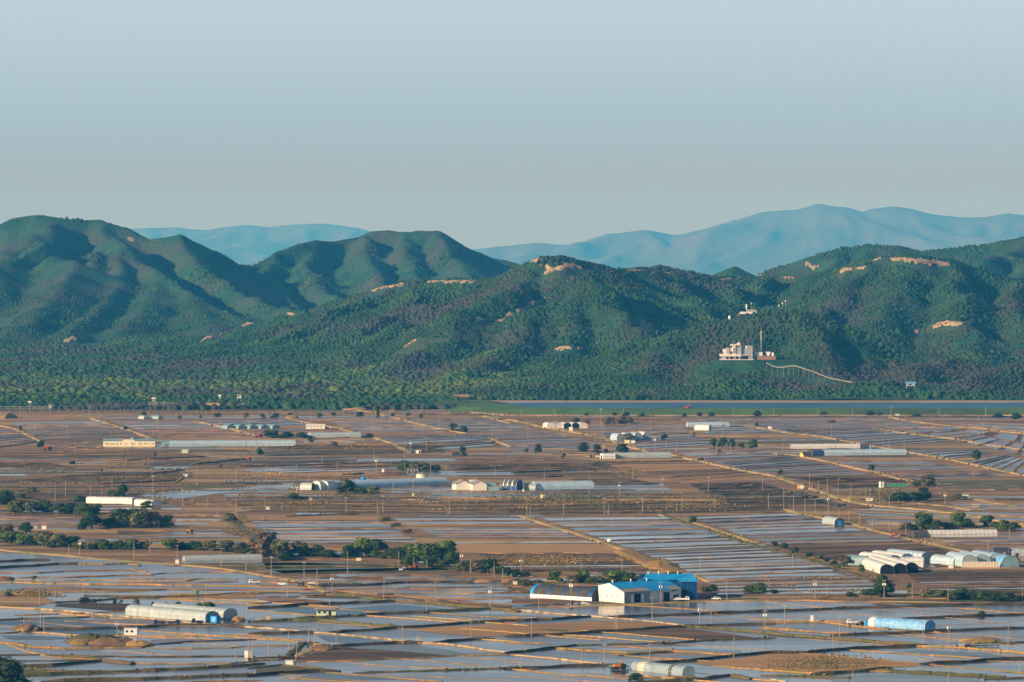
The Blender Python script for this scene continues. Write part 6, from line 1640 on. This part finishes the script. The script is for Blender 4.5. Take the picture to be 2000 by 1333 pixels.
# lookout post on top of the near hill
lx, ly, lz = P(1462, 617, 5400); lz = float(height(lx, ly))+1
o = root('lookout_post', lx, ly, lz, 0); tag(o, 'small white radar lookout on the crest above the observatory', 'lookout post')
MB().box(-9, 11, -4, 4, 0, 2.2).build('earth_wall', 'concrete_white', o); MB().box(-2, 8, -2.5, 3, 2.2, 4.5).build('wall', 'grey_cladding', o)
MB().tube((-2, 0, 4), (-2, 0, 9), .5, n=8).tube((-2, 0, 7), (-2, 0, 8.2), 1.3, n=12).tube((-2, 0, 9), (-2, 0, 10), .9, n=12).build('radar', 'white_paint', o)
MB().tube((3, 0, 4.4), (3, 0, 12), .13).box(2.2, 3.8, -.1, .1, 10.5, 12).build('antenna', 'steel', o)
lx, ly, lz = P(1425, 620, 5395); lz = float(height(lx, ly))
o = MB().tube((0, 0, 0), (0, 0, 3), 1.3, n=10).tube((0, 0, 3), (0, 0, 4), 1.3, .2, n=10).build('radar_dome', 'white_paint'); o.location = (lx, ly, lz+.5); tag(o, 'small white dome at the left end of the hill crest', 'dome')
for i, (px, py) in enumerate(((1521, 612), (1528, 614), (1534, 609))):
    x, y, z = P(px, py, 5398); z = float(height(x, y))
    o = root('antenna_mast', x, y, z, 0); tag(o, ('shortest', 'middle', 'tallest')[i]+' thin antenna mast on the crest right of the radar lookout', 'mast')
    MB().tube((0, 0, 0), (0, 0, 8+i*2), .15, n=5).build('shaft', 'steel', o); MB().box(-.5, .5, -.1, .1, 6+i*2, 8+i*2).build('antenna', 'white_paint', o)
# blue roofed hut in the trees by the river, watch posts, pavilion
def hill_hut(name, px, py, d, w, dp, h, wall, roof, label, cat, legs=0.0):
    x, y, z = P(px, py, d); o = root(name, x, y, max(z, 0)+.05, 0); tag(o, label, cat)
    MB().box(-w/2, w/2, 0, dp, legs, legs+h).build('wall', wall, o)
    MB().prism([(-.8, legs+h), (dp/2, legs+h+1.6), (dp+.8, legs+h)], -w/2-.8, w/2+.8).build('roof', roof, o)
    MB().box(-w*.3, w*.1, -.06, .02, legs+h*.35, legs+h*.8).build('window', 'glass_dark', o)
    if name == 'watch_post': o.scale = (.7, .7, .72)
    if legs:
        for a in (-w/2+.2, w/2-.2):
            for b in (.2, dp-.2): MB().tube((a, b, -1), (a, b, legs), .2, n=5).build('leg', 'steel', o)
    return o
hill_hut('hut', 1779, 757, 5000, 8, 5, 2.2, 'film_grey', 'film_blue', 'blue roofed white hut among the trees above the river', 'hut', 1.5)
hill_hut('watch_post', 58, 797, 4742, 3, 3, 2.4, 'film_teal', 'white_paint', 'white topped watch post on stilts at far left', 'watch post', 4.5)
hill_hut('watch_post', 98, 805, 4733, 3.4, 3, 2.8, 'white_wall', 'brick_red', 'cream and red watch post beside the far fence', 'watch post', 2.5)
hill_hut('watch_post', 300, 789, 4735, 4, 3, 3.0, 'concrete', 'concrete_white', 'grey watch post with a ramp above the fence line', 'watch post', 3.2)
hill_hut('watch_post', 467, 783.5, 4734, 5, 4, 3.2, 'white_wall', 'grey_roof', 'white watch post behind the tan wood house', 'watch post', 3.5)
hill_hut('watch_post', 429, 782.5, 4735, 2, 2, 2.4, 'white_wall', 'white_paint', 'slim white post behind the tan wood house', 'watch post', 3.2)
x, y = G(901, 784.6); o = root('pavilion', x, y, 0.1, 0); tag(o, 'open columned pavilion with red roof at the river end', 'pavilion')
MB().prism([(-.8, 4.2), (4, 6.6), (8.8, 4.2)], -8, 8).build('roof', 'brick_red', o)
for i in range(6): MB().tube((-6.8+i*2.72, 0, -.5), (-6.8+i*2.72, 0, 4.2), .3, n=8).build('column', 'white_paint', o)
MB().box(-7, 7, 5, 8, 0, 4.1).build('wall', 'grey_cladding', o); MB().box(-7.5, 7.5, -.5, 8.5, -.5, .25).build('plinth', 'concrete_white', o)
# border fence at the edge of the wood
o = root('border_fence', 0, 0, 0); tag(o, 'long thin wire fence on posts along the left wood edge', 'fence')
fp = [(-20, 805), (40, 805), (100, 805.5), (150, 804), (190, 801.5), (240, 798.5), (290, 797), (340, 797), (390, 796), (430, 792)]
fw = MB()
gp = [G(*p) for p in fp]
for (x0, y0), (x1, y1) in zip(gp[:-1], gp[1:]):
    for i in range(3):
        t = i/3; xx, yy = x0+(x1-x0)*t, y0+(y1-y0)*t
        MB().tube((xx, yy-8, 0), (xx, yy-8, 5.2), .16, n=4).build('post', 'concrete', o)
    fw.tube((x0, y0-8, 5.0), (x1, y1-8, 5.0), .12, n=4, cap=False); fw.tube((x0, y0-8, 3.2), (x1, y1-8, 3.2), .1, n=4, cap=False)
fw.build('wire', 'concrete_white', o)
# pines and bare masts on the summit of the front hill
si = []
for px, py, w, h in ((1053, 505, 10, 11), (1062, 503, 8, 8), (1080, 503, 14, 8), (1092, 502, 16, 9), (1104, 502, 14, 8), (1115, 504, 8, 10), (1124, 506, 9, 9), (130, 431, 8, 5), (152, 432, 9, 5), (160, 432, 8, 5), (215, 438, 8, 4)):
    d = 6190 if px > 900 else 8290
    x, y, z = P(px, py, d); z = float(height(x, y)); s = d/F
    k_ = 'dark'; var = int(px) % 3
    o = root('tree', x, y, z-.3, px); o.scale = (w*s/5.4, w*s/5.4, h*s/5.2)
    link('crown', CM[k_, var], None, o); link('trunk', TM[k_, var], None, o)
    o['category'] = 'tree'; o['group'] = 'trees on the summits'
    si.append((px, o, 'front hill' if px > 900 else 'left mountain'))
for nm in ('front hill', 'left mountain'):
    L_ = sorted([q for q in si if q[2] == nm], key=lambda q: q[0])
    for i, q in enumerate(L_): q[1]['label'] = f"dark tree on the {nm} summit, {ORD[i]} of {len(L_)} from the left"

# ================================================================== HAZE
mb = MB(); mb.box(-34000, 34000, -700, 56000, -442, 330)
hz = bpy.data.materials.new('haze'); hz.use_nodes = True
hn = hz.node_tree; hn.nodes.remove(hn.nodes["Principled BSDF"])
pv = hn.nodes.new("ShaderNodeVolumePrincipled")
pv.inputs["Color"].default_value = (.05, .46, 1.0, 1)
pv.inputs["Absorption Color"].default_value = (.96, .74, .96, 1)
pv.inputs["Density"].default_value = HAZE
pv.inputs["Anisotropy"].default_value = 0.0
hn.links.new(pv.outputs[0], hn.nodes["Material Output"].inputs["Volume"])
MATS['haze'] = hz
hob = mb.build('haze', 'haze')
setting(hob, 'stuff', 'thin blue haze over the whole plain and hills', 'haze')
